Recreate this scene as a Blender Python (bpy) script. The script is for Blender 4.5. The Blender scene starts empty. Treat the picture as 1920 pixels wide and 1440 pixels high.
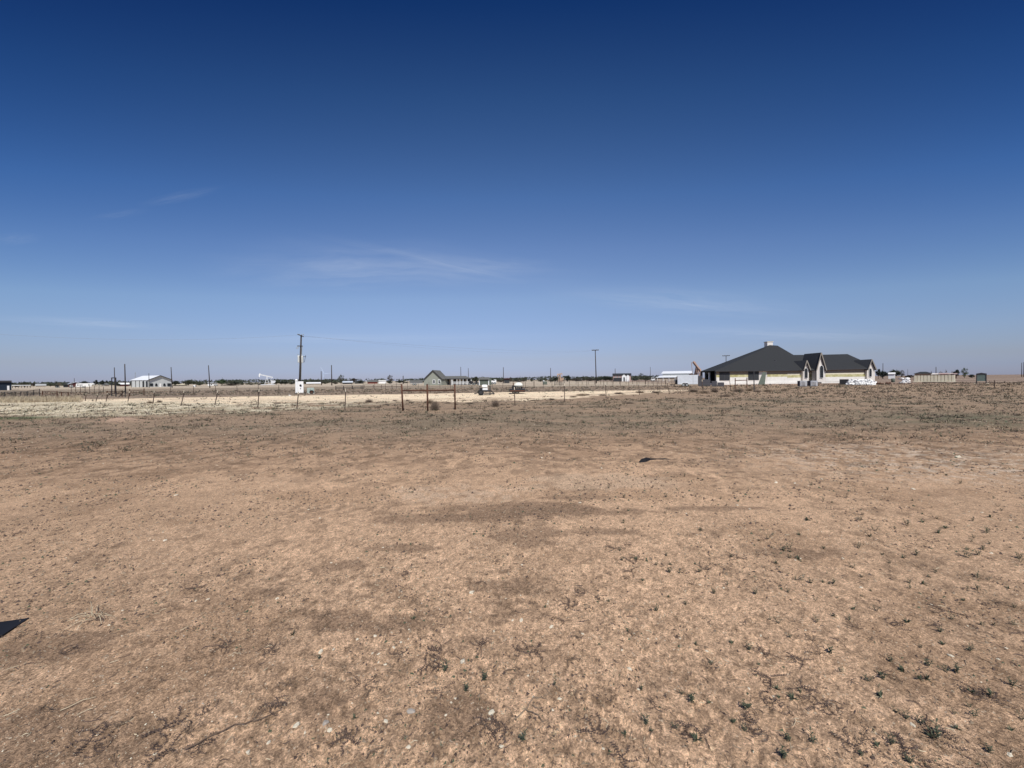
import bpy, math, random
import numpy as np
from mathutils import Vector, Matrix

R = random.Random(7)
S = bpy.context.scene
COL = S.collection
D = bpy.data
PI = math.pi
rad = math.radians

# ------------------------------------------------------------------ camera
F_PX, CX, CY, CAM_H = 693.0, 960.0, 720.0, 1.6
SLOPE = 0.0105                       # the horizon climbs slightly to the right
ROLL = math.atan(SLOPE)
PITCH = -math.atan((720 - 711.9) / F_PX)
cam_d = D.cameras.new('camera'); cam = D.objects.new('camera', cam_d); COL.objects.link(cam)
cam_d.sensor_width = 36; cam_d.lens = 36 * F_PX / 1920
cam_d.clip_start = 0.05; cam_d.clip_end = 20000
cam.matrix_world = (Matrix.Translation((0, 0, CAM_H)) @ Matrix.Rotation(PI/2 + PITCH, 4, 'X')
                    @ Matrix.Rotation(-ROLL, 4, 'Z'))
S.camera = cam
CM = cam.matrix_world.copy()

def hz(px): return 722.0 - SLOPE * px
def W(px, py, Y):
    """point seen at photo position (px, py) at depth Y"""
    d = CM.to_3x3() @ Vector(((px - CX) / F_PX, (CY - py) / F_PX, -1))
    k = Y / d.y
    return Vector((d.x * k, Y, CAM_H + d.z * k))
def G(px, py):
    """ground point under photo position"""
    d = CM.to_3x3() @ Vector(((px - CX) / F_PX, (CY - py) / F_PX, -1))
    k = -CAM_H / d.z
    return Vector((d.x * k, d.y * k, 0))

# ------------------------------------------------------------------ noise (numpy)
rs = np.random.RandomState(3)
_T = rs.rand(512, 512)
def vn(x, y, s=0):
    x = np.asarray(x, float) + 91.7 * s; y = np.asarray(y, float) + 37.3 * s
    xi = np.floor(x).astype(np.int64); yi = np.floor(y).astype(np.int64)
    u = x - xi; v = y - yi
    u = u*u*u*(u*(u*6-15)+10); v = v*v*v*(v*(v*6-15)+10)
    def h(i, j): return _T[(i + j * 57) & 511, (j + i * 131) & 511]
    return (h(xi, yi)*(1-u) + h(xi+1, yi)*u)*(1-v) + (h(xi, yi+1)*(1-u) + h(xi+1, yi+1)*u)*v
def fbm(x, y, o=4, s=0):
    a, t, w = 0.5, 0, 0
    for k in range(o):
        t = t + a * vn(x * 2**k, y * 2**k, s + k*3); w += a; a *= 0.55
    return t / w
def ss(a, b, x):
    t = np.clip((x - a) / (b - a), 0, 1); return t*t*(3-2*t)

def fade(r, size):                     # relief of a given wavelength dies where the mesh cannot carry it
    return np.clip(1.6 - r * 0.010 / size * 1.0, 0, 1)
MOUND = G(228, 790)
def gz(x, y):
    x = np.asarray(x, float); y = np.asarray(y, float)
    r = np.hypot(x, y)
    z = (fbm(x*.35, y*.35, 3, 5) - .5) * .07 * np.clip(r/6, .4, 1) * np.clip(1 - (r-60)/60, 0, 1)
    z = z + (fbm(x*1.8, y*1.8, 3, 8) - .5) * .022 * fade(r, .4)
    z = z + (np.abs(fbm(x*6, y*6, 3, 11) - .5)) * -.010 * fade(r, .12)
    z = z + (fbm(x*22, y*22, 3, 14) - .5) * .006 * fade(r, .04) + (fbm(x*60, y*60, 2, 18) - .5) * .010 * fade(r, .02)
    cl = np.clip(fbm(x*34, y*34, 2, 21) - .60, 0, 1)
    z = z + cl * .045 * fade(r, .03)
    z = z + .17 * np.exp(-(((x - MOUND.x)/.62)**2 + ((y - MOUND.y)/.5)**2))
    return z + .01
def gzf(x, y): return float(gz(np.array([x]), np.array([y]))[0])

# ------------------------------------------------------------------ materials
M = {}
def lin(c): return tuple(((v/255)/12.92 if v/255 <= .04045 else ((v/255+.055)/1.055)**2.4) for v in c)
def mat(name, rgb, rough=.85, var=.18, scale=3.0, metal=0, bump=0.0, stretch=(1,1,1), rgb2=None):
    m = D.materials.new(name); m.use_nodes = True
    nt = m.node_tree; b = nt.nodes['Principled BSDF']
    tc = nt.nodes.new('ShaderNodeTexCoord'); mp = nt.nodes.new('ShaderNodeMapping')
    mp.inputs['Scale'].default_value = stretch
    n = nt.nodes.new('ShaderNodeTexNoise'); n.inputs['Scale'].default_value = scale; n.inputs['Detail'].default_value = 6
    n.inputs['Roughness'].default_value = .65
    cr = nt.nodes.new('ShaderNodeValToRGB'); L = nt.links
    L.new(tc.outputs['Object'], mp.inputs[0]); L.new(mp.outputs[0], n.inputs['Vector']); L.new(n.outputs['Fac'], cr.inputs[0])
    c2 = rgb2 if rgb2 else tuple(v*(1+var) for v in rgb)
    c1 = tuple(v*(1-var) for v in rgb)
    cr.color_ramp.elements[0].position = .3; cr.color_ramp.elements[0].color = (*c1, 1)
    cr.color_ramp.elements[1].position = .7; cr.color_ramp.elements[1].color = (*c2, 1)
    L.new(cr.outputs[0], b.inputs['Base Color'])
    b.inputs['Roughness'].default_value = rough; b.inputs['Metallic'].default_value = metal
    b.inputs['Specular IOR Level'].default_value = .25
    if bump:
        bp = nt.nodes.new('ShaderNodeBump'); bp.inputs['Strength'].default_value = bump; bp.inputs['Distance'].default_value = .02
        L.new(n.outputs['Fac'], bp.inputs['Height']); L.new(bp.outputs[0], b.inputs['Normal'])
    M[name] = m; return m
def ribbed(name, rgb, pitch=.3, depth=.35, axis='X', rough=.5, metal=0):
    """corrugated sheet: rib shading from a wave bump"""
    m = mat(name, rgb, rough, .08, 1.5, metal)
    nt = m.node_tree; b = nt.nodes['Principled BSDF']; L = nt.links
    tc = nt.nodes.new('ShaderNodeTexCoord'); w = nt.nodes.new('ShaderNodeTexWave'); w.bands_direction = axis
    w.inputs['Scale'].default_value = 1/(pitch*1.0)/ (2*PI) * 2; w.inputs['Distortion'].default_value = 0
    L.new(tc.outputs['Object'], w.inputs[0])
    bp = nt.nodes.new('ShaderNodeBump'); bp.inputs['Strength'].default_value = depth; bp.inputs['Distance'].default_value = .03
    L.new(w.outputs['Fac'], bp.inputs['Height']); L.new(bp.outputs[0], b.inputs['Normal'])
    return m

mat('shingle', (.030, .032, .034), .92, .30, 9, bump=.4)
mat('shingle_lightened', (.072, .075, .078), .92, .30, 9, bump=.4)  # shingle copy painted lighter to offset the shade on the steep gable slopes
mat('shingle_grey', (.13, .13, .12), .9, .2, 6)
mat('white_paint', (.78, .79, .78), .5, .05, 2)
mat('white_metal', (.62, .66, .70), .4, .06, 2)
mat('white_bright', (.85, .85, .82), .5, .04, 2)
mat('cream', (.66, .61, .47), .6, .10, 1.2)
mat('cream_dark', (.50, .44, .31), .65, .12, 1.2)
mat('brick_wrap', (.68, .66, .62), .8, .10, 1.4)
mat('sheathing_yellow', (.44, .40, .15), .8, .35, 1.3, rgb2=(.58, .55, .34))
mat('foam_white', (.62, .585, .54), .8, .10, .8)
mat('dark_glass', (.02, .025, .03), .15, .2, 1)
mat('dark_screen', (.035, .038, .042), .6, .2, 1)
mat('soffit', (.20, .18, .16), .8, .1, 2)
mat('fascia', (.24, .22, .19), .7, .1, 2)
mat('dark_trim', (.05, .05, .055), .6, .1, 2)
mat('black', (.012, .012, .014), .6, .3, 4)
mat('black_steel', (.03, .03, .033), .5, .25, 5)
mat('rubber', (.02, .02, .02), .85, .2, 4)
mat('rust', (.085, .038, .026), .85, .35, 14, rgb2=(.14, .065, .04), bump=.3)
mat('tpost', (.060, .040, .034), .8, .3, 10)
mat('tpost_tip', (.62, .56, .44), .7, .1, 5)
mat('pole_wood', (.055, .047, .042), .9, .3, 4, stretch=(6, 6, .5))
mat('grey_steel', (.30, .32, .32), .5, .12, 3)
mat('transformer', (.66, .70, .68), .45, .06, 3)
mat('pad_green', (.36, .42, .38), .5, .1, 3)
mat('green_siding', (.25, .262, .222), .8, .08, 2)
mat('shed_green', (.115, .135, .11), .8, .08, 2)
mat('sign_green', (.17, .225, .20), .5, .12, 2)
mat('navy', (.016, .026, .042), .5, .15, 2)
mat('maroon', (.075, .022, .022), .8, .15, 2)
mat('red_barn', (.20, .05, .035), .8, .15, 2)
mat('pink_wall', (.42, .30, .27), .8, .1, 2)
mat('grey_wall', (.40, .41, .40), .7, .08, 2)
mat('tan_wall', (.42, .36, .29), .8, .1, 2)
mat('pumpjack_rust', (.34, .225, .17), .75, .25, 3)
mat('pumpjack_tan', (.50, .36, .27), .75, .2, 3)
mat('bark', (.09, .07, .055), .9, .25, 6)
mat('leaf_dark', (.030, .038, .028), .8, .35, 1.2)
mat('leaf_olive', (.055, .062, .040), .8, .35, 1.2)
mat('leaf_green', (.055, .085, .038), .8, .3, 1.2)
mat('leaf_brown', (.062, .052, .042), .85, .3, 1.2)
mat('twig_grey', (.17, .13, .10), .9, .3, 5)
mat('twig_tan', (.26, .20, .14), .9, .3, 5)
mat('weed_green', (.065, .082, .048), .8, .35, 40, rgb2=(.12, .135, .085))
mat('weed_purple', (.075, .050, .042), .85, .35, 40, rgb2=(.14, .10, .08))
mat('dead_stem', (.13, .085, .06), .9, .35, 30, rgb2=(.26, .19, .13))
mat('straw', (.56, .48, .33), .85, .2, 20, rgb2=(.58, .49, .34))
mat('stone_pale', (.74, .67, .52), .8, .18, 30, bump=.5)
mat('stone_grey', (.46, .41, .35), .8, .15, 30, bump=.5)
mat('wire', (.22, .23, .25), .6, .1, 2)
mat('sandbag', (.86, .86, .84), .7, .04, 3)
mat('block_grey', (.40, .42, .46), .8, .15, 6)
mat('block_dark', (.075, .075, .085), .8, .15, 6)
mat('plywood_and_eave_shade', (.25, .21, .17), .8, .12, 3)  # boards, and the upper wall bands where eave shade is painted in
mat('tank_white', (.74, .74, .66), .5, .08, 3)
mat('turbine', (.40, .48, .62), .6, .02, 1)  # distance haze is mixed into the white as a blue tint
ribbed('metal_roof', (.72, .74, .76), .6, .2, 'X', .45)
ribbed('metal_wall', (.50, .52, .51), .5, .3, 'X', .6)
ribbed('metal_wall_dark', (.40, .42, .42), .5, .3, 'X', .6)

# ------------------------------------------------------------------ mesh builder
class MB:
    def __init__(s): s.v = []; s.f = []
    def add(s, vs, fs):
        n = len(s.v); s.v += [tuple(p) for p in vs]; s.f += [tuple(i+n for i in f) for f in fs]; return s
    def box(s, x0, x1, y0, y1, z0, z1):
        return s.add([(x0,y0,z0),(x1,y0,z0),(x1,y1,z0),(x0,y1,z0),(x0,y0,z1),(x1,y0,z1),(x1,y1,z1),(x0,y1,z1)],
                     [(3,2,1,0),(4,5,6,7),(0,1,5,4),(1,2,6,5),(2,3,7,6),(3,0,4,7)])
    def bbox(s, x0, x1, y0, y1, z0, z1, b=.02):
        """box with chamfered vertical and top edges"""
        def ring(i, z): return [(x0+i+b,y0+i,z),(x1-i-b,y0+i,z),(x1-i,y0+i+b,z),(x1-i,y1-i-b,z),(x1-i-b,y1-i,z),(x0+i+b,y1-i,z),(x0+i,y1-i-b,z),(x0+i,y0+i+b,z)]
        vs = ring(0, z0) + ring(0, z1-b) + ring(b, z1)
        fs = [tuple(range(7,-1,-1)), tuple(range(16,24))]
        for k in range(2):
            for i in range(8): fs.append((k*8+i, k*8+(i+1)%8, k*8+8+(i+1)%8, k*8+8+i))
        return s.add(vs, fs)
    def tube(s, p, q, r0, r1=None, n=8, caps=True):
        p = Vector(p); q = Vector(q); r1 = r0 if r1 is None else r1
        d = (q-p).normalized(); a = d.orthogonal().normalized(); b = d.cross(a)
        vs = []
        for c, r in ((p, r0), (q, r1)):
            for i in range(n):
                t = 2*PI*i/n; vs.append(c + (a*math.cos(t) + b*math.sin(t))*r)
        fs = [(i, (i+1)%n, n+(i+1)%n, n+i) for i in range(n)]
        if caps: fs += [tuple(range(n-1,-1,-1)), tuple(range(n, 2*n))]
        return s.add(vs, fs)
    def path(s, pts, r, n=5, r1=None):
        for i in range(len(pts)-1):
            k0 = i/(len(pts)-1); k1 = (i+1)/(len(pts)-1); e = r if r1 is None else r1
            s.tube(pts[i], pts[i+1], r+(e-r)*k0, r+(e-r)*k1, n)
        return s
    def bar(s, p, q, w, h):
        """rectangular bar p->q, w across, h in the up-ish direction"""
        p = Vector(p); q = Vector(q); d = (q-p).normalized()
        up = Vector((0,0,1)) if abs(d.z) < .95 else Vector((0,1,0))
        a = d.cross(up).normalized()*w/2; b = a.cross(d).normalized()*h/2
        vs = [p-a-b, p+a-b, p+a+b, p-a+b, q-a-b, q+a-b, q+a+b, q-a+b]
        return s.add(vs, [(3,2,1,0),(4,5,6,7),(0,1,5,4),(1,2,6,5),(2,3,7,6),(3,0,4,7)])
    def poly(s, pts): return s.add(pts, [tuple(range(len(pts)))])
    def prism(s, pts, d):
        """closed prism: polygon pts extruded by d"""
        n = len(pts); d = Vector(d); vs = [Vector(p) for p in pts] + [Vector(p)+d for p in pts]
        return s.add(vs, [tuple(range(n-1,-1,-1)), tuple(range(n,2*n))] + [(i,(i+1)%n,n+(i+1)%n,n+i) for i in range(n)])
    def ball(s, c, rx, ry, rz, n=10, m=7, jit=0, rnd=R):
        c = Vector(c); vs = []
        for j in range(1, m):
            for i in range(n):
                a = PI*j/m; t = 2*PI*i/n; k = 1 + (rnd.random()-.5)*jit
                vs.append((c.x+rx*math.sin(a)*math.cos(t)*k, c.y+ry*math.sin(a)*math.sin(t)*k, c.z+rz*math.cos(a)*k))
        vs += [(c.x, c.y, c.z+rz), (c.x, c.y, c.z-rz)]
        fs = [(j*n+i, (j+1)*n+i, (j+1)*n+(i+1)%n, j*n+(i+1)%n) for j in range(m-2) for i in range(n)]
        T = (m-1)*n
        fs += [(T, i, (i+1)%n) for i in range(n)] + [(T+1, (m-2)*n+(i+1)%n, (m-2)*n+i) for i in range(n)]
        return s.add(vs, fs)
    def lathe(s, prof, c=(0,0,0), n=16, axis='Z'):
        vs = []
        for r, h in prof:
            for i in range(n):
                t = 2*PI*i/n; a, b = r*math.cos(t), r*math.sin(t)
                vs.append((c[0]+a, c[1]+b, c[2]+h) if axis == 'Z' else ((c[0]+h, c[1]+a, c[2]+b) if axis == 'X' else (c[0]+a, c[1]+h, c[2]+b)))
        k = len(prof)
        fs = [(j*n+i, j*n+(i+1)%n, (j+1)*n+(i+1)%n, (j+1)*n+i) for j in range(k-1) for i in range(n)]
        fs += [tuple(range(n-1,-1,-1)), tuple(range((k-1)*n, k*n))]
        return s.add(vs, fs)
    def blade(s, p, d, L, w, bend=.3, side=None):
        """a narrow two-segment leaf from p along d"""
        p = Vector(p); d = Vector(d).normalized(); sd = side or d.cross(Vector((0,0,1)))
        if sd.length < 1e-4: sd = Vector((1,0,0))
        sd = sd.normalized()*w/2
        m = p + d*L*.5; e = p + d*L + Vector((0,0,-bend*L))
        return s.add([p-sd*.4, p+sd*.4, m+sd, m-sd, e], [(0,1,2,3),(3,2,4)])
    def build(s, name, m, parent=None, smooth=False):
        me = D.meshes.new(name); me.from_pydata(s.v, [], s.f); me.materials.append(M[m] if isinstance(m, str) else m)
        if smooth: me.polygons.foreach_set('use_smooth', [True]*len(me.polygons))
        me.validate(); o = D.objects.new(name, me); COL.objects.link(o)
        if parent: o.parent = parent
        return o

def tag(o, label=None, cat=None, group=None, kind=None):
    if label: o['label'] = label
    if cat: o['category'] = cat
    if group: o['group'] = group
    if kind: o['kind'] = kind
    return o
def empty(name, loc, rz=0, label=None, cat=None, group=None):
    o = D.objects.new(name, None); COL.objects.link(o); o.location = loc; o.rotation_euler = (0,0,rz)
    o.empty_display_size = .2
    return tag(o, label, cat, group)
def copy_tree(o, parent=None):
    c = o.copy(); COL.objects.link(c); c.parent = parent
    for ch in list(o.children): copy_tree(ch, c)
    return c

class Fr:
    """a frame standing on the ground at depth Y, turned to face the camera; x() and z() turn photo positions into local metres"""
    def __init__(s, name, label, cat, pxc, Y, group=None, turn=0):
        s.pc = pxc; s.Y = Y; s.t = (pxc - CX)/F_PX
        p = W(pxc, hz(pxc), Y); s.loc = Vector((p.x, Y, 0))
        s.root = empty(name, s.loc, -math.atan(s.t) + turn, label, cat, group)
        s.fx = Y/(F_PX*math.sqrt(1+s.t**2)); s.fz = Y/F_PX
    def x(s, px): return (px - s.pc)*s.fx
    def z(s, py, px=None): return max(0, CAM_H + (hz(px if px is not None else s.pc) - py)*s.fz)

# ------------------------------------------------------------------ sky and sun
SUN_EL, SUN_AZ = rad(51), rad(168)      # azimuth clockwise from the view direction: behind the camera, to the right
wd = D.worlds.new('World'); S.world = wd; wd.use_nodes = True
nt = wd.node_tree; L = nt.links; nt.nodes.clear()
out = nt.nodes.new('ShaderNodeOutputWorld'); bg = nt.nodes.new('ShaderNodeBackground'); bg.inputs[1].default_value = .10
sky = nt.nodes.new('ShaderNodeTexSky'); sky.sky_type = 'NISHITA'; sky.sun_disc = False
sky.sun_elevation = SUN_EL; sky.sun_rotation = SUN_AZ; sky.altitude = 900; sky.air_density = 1.0; sky.dust_density = .6; sky.ozone_density = 1.5
tc = nt.nodes.new('ShaderNodeTexCoord'); sp = nt.nodes.new('ShaderNodeSeparateXYZ'); L.new(tc.outputs['Generated'], sp.inputs[0])
def math_node(op, a, b=None, c=None):
    n = nt.nodes.new('ShaderNodeMath'); n.operation = op
    for i, v in enumerate((a, b, c)):
        if v is None: continue
        if isinstance(v, (int, float)): n.inputs[i].default_value = v
        else: L.new(v, n.inputs[i])
    return n.outputs[0]
# the clear sky is deepest around the zenith side away from the sun and eastward and westward of it
x2 = math_node('MULTIPLY', sp.outputs['X'], sp.outputs['X'])
hgt_ = math_node('DIVIDE', sp.outputs['Z'], math_node('SQRT', math_node('SUBTRACT', 1.0, math_node('MULTIPLY', x2, .75))))
grade = nt.nodes.new('ShaderNodeValToRGB'); L.new(hgt_, grade.inputs[0])
SKY_GRADE = [(0.0, (.50,.55,.94)), (.026, (.52,.56,.90)), (.053, (.62,.60,.81)), (.12, (.82,.79,.95)), (.21, (1.02,1.0,1.09)), (.33, (.89,.97,1.17)), (.437, (.64,.87,1.17)), (.60, (.31,.56,.88)), (.71, (.09,.29,.64))]
els = grade.color_ramp.elements
els[0].position, els[0].color = SKY_GRADE[0][0], (*SKY_GRADE[0][1], 1)
els[1].position, els[1].color = SKY_GRADE[-1][0], (*SKY_GRADE[-1][1], 1)
for p, c in SKY_GRADE[1:-1]:
    e = els.new(p); e.color = (*c, 1)
mul = nt.nodes.new('ShaderNodeMix'); mul.data_type = 'RGBA'; mul.blend_type = 'MULTIPLY'; mul.inputs[0].default_value = 1
vs_ = nt.nodes.new('ShaderNodeVectorMath'); vs_.operation = 'SCALE'; L.new(grade.outputs[0], vs_.inputs[0])
k_ = math_node('MULTIPLY', x2, math_node('MULTIPLY_ADD', hgt_, 1.2, .06)); cbx = nt.nodes.new('ShaderNodeCombineXYZ')
for i_, w_ in enumerate((1.42, 1.0, .62)): L.new(math_node('SUBTRACT', 1.0, math_node('MULTIPLY', k_, w_)), cbx.inputs[i_])
vs_.operation = 'MULTIPLY'; L.new(cbx.outputs[0], vs_.inputs[1])
L.new(sky.outputs[0], mul.inputs[6]); L.new(vs_.outputs[0], mul.inputs[7])
# thin cirrus: direction projected on a high plane so the streaks converge at the horizon
def math_node(op, a, b=None, c=None):
    n = nt.nodes.new('ShaderNodeMath'); n.operation = op
    for i, v in enumerate((a, b, c)):
        if v is None: continue
        if isinstance(v, (int, float)): n.inputs[i].default_value = v
        else: L.new(v, n.inputs[i])
    return n.outputs[0]
zc = math_node('MAXIMUM', sp.outputs['Z'], .02)
u = math_node('DIVIDE', sp.outputs['X'], zc); v = math_node('DIVIDE', sp.outputs['Y'], zc)
cb = nt.nodes.new('ShaderNodeCombineXYZ'); L.new(u, cb.inputs[0]); L.new(v, cb.inputs[1])
def wisp(cu, cv, lu, lv, ang, amp, seed):
    """one soft streak of cirrus: an ellipse on the cloud plane, broken by stretched noise"""
    mp = nt.nodes.new('ShaderNodeMapping'); mp.vector_type = 'TEXTURE'
    mp.inputs['Location'].default_value = (cu, cv, 0); mp.inputs['Rotation'].default_value = (0,0,ang); mp.inputs['Scale'].default_value = (lu, lv, 1)
    # warp the coordinates a little
    nz0 = nt.nodes.new('ShaderNodeTexNoise'); nz0.inputs['Scale'].default_value = 1.3; nz0.inputs['Detail'].default_value = 5
    L.new(cb.outputs[0], nz0.inputs['Vector'])
    vm = nt.nodes.new('ShaderNodeVectorMath'); vm.operation = 'MULTIPLY_ADD'; L.new(nz0.outputs['Color'], vm.inputs[0])
    vm.inputs[1].default_value = (.7*lv, .7*lv, 0); vm2 = nt.nodes.new('ShaderNodeVectorMath'); vm2.operation = 'ADD'
    vm2.inputs[1].default_value = (-.35*lv, -.35*lv, 0); L.new(cb.outputs[0], vm2.inputs[0]); L.new(vm2.outputs[0], vm.inputs[2])
    L.new(vm.outputs[0], mp.inputs[0])
    ln = nt.nodes.new('ShaderNodeVectorMath'); ln.operation = 'LENGTH'; L.new(mp.outputs[0], ln.inputs[0])
    fall = math_node('POWER', math_node('MAXIMUM', math_node('SUBTRACT', 1.0, ln.outputs['Value']), 0), 1.4)
    nz = nt.nodes.new('ShaderNodeTexNoise'); nz.inputs['Scale'].default_value = 2.2; nz.inputs['Detail'].default_value = 7; nz.inputs['Roughness'].default_value = .6
    m2 = nt.nodes.new('ShaderNodeMapping'); m2.inputs['Scale'].default_value = (.9, 1.6, 1); m2.inputs['Location'].default_value = (seed, seed*2, 0)
    L.new(mp.outputs[0], m2.inputs[0]); L.new(m2.outputs[0], nz.inputs['Vector'])
    k = math_node('MULTIPLY', math_node('MULTIPLY', math_node('MAXIMUM', math_node('SUBTRACT', nz.outputs['Fac'], .28), 0), fall), amp)
    return k
def uv(px, py):
    d = (CM.to_3x3() @ Vector(((px-CX)/F_PX, (CY-py)/F_PX, -1))).normalized(); return d.x/d.z, d.y/d.z
def wisp_px(x0, y0, x1, y1, width, amp, seed):
    a = uv(x0, y0); b = uv(x1, y1); c = ((a[0]+b[0])/2, (a[1]+b[1])/2)
    ln = math.hypot(b[0]-a[0], b[1]-a[1])/2*1.25
    return wisp(c[0], c[1], ln, width, math.atan2(b[1]-a[1], b[0]-a[0]), amp, seed)
ws = [wisp_px(620, 446, 980, 528, .13, .38, 1), wisp_px(480, 488, 1080, 520, .8, .32, 11), wisp_px(1200, 610, 1700, 640, 1.2, .5, 12), wisp_px(800, 490, 1030, 505, .40, .34, 2),
      wisp_px(420, 520, 900, 500, .8, .45, 3), wisp_px(1050, 545, 1480, 590, .8, .6, 4),
      wisp_px(270, 386, 410, 352, .05, .26, 5), wisp_px(165, 411, 280, 392, .05, .16, 9), wisp_px(0, 600, 330, 612, .9, .6, 6), wisp_px(0, 458, 70, 440, .10, .22, 7),
      wisp_px(300, 640, 1000, 630, 1.3, .4, 8)]
tot = ws[0]
for k in ws[1:]: tot = math_node('ADD', tot, k)
cm = nt.nodes.new('ShaderNodeMix'); cm.data_type = 'RGBA'; cm.clamp_factor = True
L.new(tot, cm.inputs[0]); L.new(mul.outputs[2], cm.inputs[6]); cm.inputs[7].default_value = (7.0, 7.6, 8.6, 1)
L.new(cm.outputs[2], bg.inputs[0]); L.new(bg.outputs[0], out.inputs[0])

sl = D.lights.new('sun', 'SUN'); so = D.objects.new('sun', sl); COL.objects.link(so)
sl.energy = 4.7; sl.angle = rad(.55); sl.color = (1, .955, .89)
sd = Vector((math.sin(SUN_AZ)*math.cos(SUN_EL), math.cos(SUN_AZ)*math.cos(SUN_EL), math.sin(SUN_EL)))
so.rotation_euler = sd.to_track_quat('Z', 'Y').to_euler()
S.view_settings.view_transform = 'Standard'; S.view_settings.look = 'None'; S.view_settings.exposure = 0
try: S.cycles.max_bounces = 4
except Exception: pass

# ------------------------------------------------------------------ ground sheet
def gcol(x, y):
    """soil, grass and caliche colours (linear albedo) laid out over the plain"""
    r = np.hypot(x, y)
    def C(c): return np.array(c)[None, :]
    def mix(a, b, m): return a*(1-m[:, None]) + b*m[:, None]
    wx = x + (fbm(x*.12, y*.12, 3, 31)-.5)*6*np.clip(r/25, .05, 1); wy = y + (fbm(x*.15, y*.15, 3, 37)-.5)*5*np.clip(r/25, .05, 1)
    nf = 1.74 - .45*ss(4.2, 10, y) - .20*ss(-.35, -1.3, x/np.maximum(y, .5)*1.0)*np.ones_like(x) - .12*ss(.9, 1.4, x/np.maximum(y, 1.5))  # darker at left and far right: lens vignette painted into the soil colour
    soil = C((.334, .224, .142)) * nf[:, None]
    n1 = fbm(x*.8, y*.8, 4, 41); n2 = fbm(x*3.1, y*3.1, 4, 45); n3 = fbm(x*13, y*13, 3, 49); n4 = fbm(x*45, y*45, 2, 52)
    c = soil * (1 + (n1-.5)*.30 + (n2-.5)*.24 + (n3-.5)*.28*fade(r, .1) + (n4-.5)*.45*fade(r, .03))[:, None]
    spk = ss(.56, .64, fbm(x*7.5, y*7.5, 4, 201))*ss(.40, .62, fbm(x*.9, y*.9, 3, 203)); c = mix(c, c*.62, .8*spk*np.clip(2.2-r*.06, 0, 1))
    spk = ss(.58, .64, fbm(x*24, y*24, 3, 205)); c = mix(c, c*.58, .75*spk*fade(r, .05))
    spk = ss(.62, .68, fbm(x*30, y*30, 2, 207)); c = mix(c, c*1.35, .7*spk*fade(r, .05))
    # darker damp / trodden streaks
    c = mix(c, C((.205, .132, .080))*nf[:, None], .38*ss(.58, .66, fbm(x*.9+3, y*1.5, 5, 61)))
    def ell(px, py, rx, ry, sx=0):
        p = G(px, py); dx = x - p.x; dy = y - p.y
        return np.exp(-(((dx - sx*dy)/rx)**2 + (dy/ry)**2)**1.3)
    sc0 = nf[:, None]
    wob = .1 + 1.8*fbm(x*5, y*5, 5, 66)
    c = mix(c, C((.64, .465, .32)), .6*ss(.3, .75, ell(860, 925, 1.25, .5)*wob)*ss(.38, .55, fbm(x*8, y*8, 4, 241)))
    c = mix(c, C((.56, .41, .28)), .5*ss(.3, .7, ell(1130, 905, 1.4, .5)*wob))
    dk = C((.285, .190, .122))
    for a in ((800, 973, .72, .17), (960, 958, .95, .34), (1040, 962, .6, .3), (1100, 962, 1.0, .13), (905, 972, .6, .16), (1080, 935, .55, .12), (640, 1062, .28, .10), (990, 1010, .45, .25), (930, 1100, .26, .09), (650, 1165, .26, .13), (760, 1172, .28, .12), (610, 1320, .13, .09), (850, 1345, .2, .14), (90, 1395, .5, .2),
              (100, 1215, .35, .15), (1140, 1000, .5, .1), (760, 1030, .35, .1), (1500, 1040, .5, .12), (1330, 955, .7, .1)):
        c = mix(c, dk*(1+(n4-.5)*.8)[:, None], .72*ss(.28, .62, ell(*a)*wob))
    # pale stony patch on the right
    peb = ss(.52, .66, fbm(x*9, y*9, 3, 70))
    c = mix(c, C((.62, .50, .38)), .75*peb*np.clip(ell(1690, 855, 3.0, 1.6) + .8*ell(1850, 880, 2.2, .8), 0, 1))
    # middle distance: brown-grey with low growth
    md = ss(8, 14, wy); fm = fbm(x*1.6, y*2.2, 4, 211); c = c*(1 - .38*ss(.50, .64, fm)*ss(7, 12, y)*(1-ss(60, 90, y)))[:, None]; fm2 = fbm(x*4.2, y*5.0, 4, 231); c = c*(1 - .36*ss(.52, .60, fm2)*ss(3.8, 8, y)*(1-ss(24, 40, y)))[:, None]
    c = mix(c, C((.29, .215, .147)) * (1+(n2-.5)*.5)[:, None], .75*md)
    gr = ss(.44, .62, fbm(x*.5, y*.8, 4, 75))
    band = ss(10.5, 14, wy)*(1-ss(24, 30, wy))
    c = mix(c, C((.172, .145, .098)), .58*gr*band)
    c = mix(c, C((.140, .130, .088)), .30*ss(.5, .66, fbm(x*.25, y*.5, 4, 78))*band*ss(-4, 2, x))
    tan = ss(.5, .65, fbm(x*.3, y*.9, 4, 81))
    c = mix(c, C((.33, .235, .155)), .6*tan*ss(14, 18, wy)*(1-ss(60, 90, wy)))
    c = mix(c, C((.09, .11, .065)), .5*np.clip(ell(1900, 790, 4, 2.6), 0, 1)*ss(.35, .6, fbm(x*2, y*3, 3, 84)))
    # pale straw sward on the left
    edge = 16.5 + (x+10)*-.10 + (fbm(x*.3, y*.3, 3, 88)-.5)*4
    st = ss(0, 2.4, y - edge - np.clip((x+15)*1.1, 0, 40)) * (1-ss(29, 33, wy + x*.12))*ss(-4, -17, x)*np.clip(1.25 - 1.6*ss(-30, -10, x)*ss(.42, .56, fbm(x*.6, y*1.2, 4, 215)), 0, 1)
    sc = C((.64, .565, .41)) * (1+(fbm(x*1.6, y*2.5, 4, 91)-.5)*.9)[:, None]
    c = mix(c, sc, .92*st)
    c = mix(c, C((.26, .23, .14)), .75*st*ss(.50, .62, fbm(x*.5, y*1.4, 4, 93))*(1-.75*ss(20, 27, y)))
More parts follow.
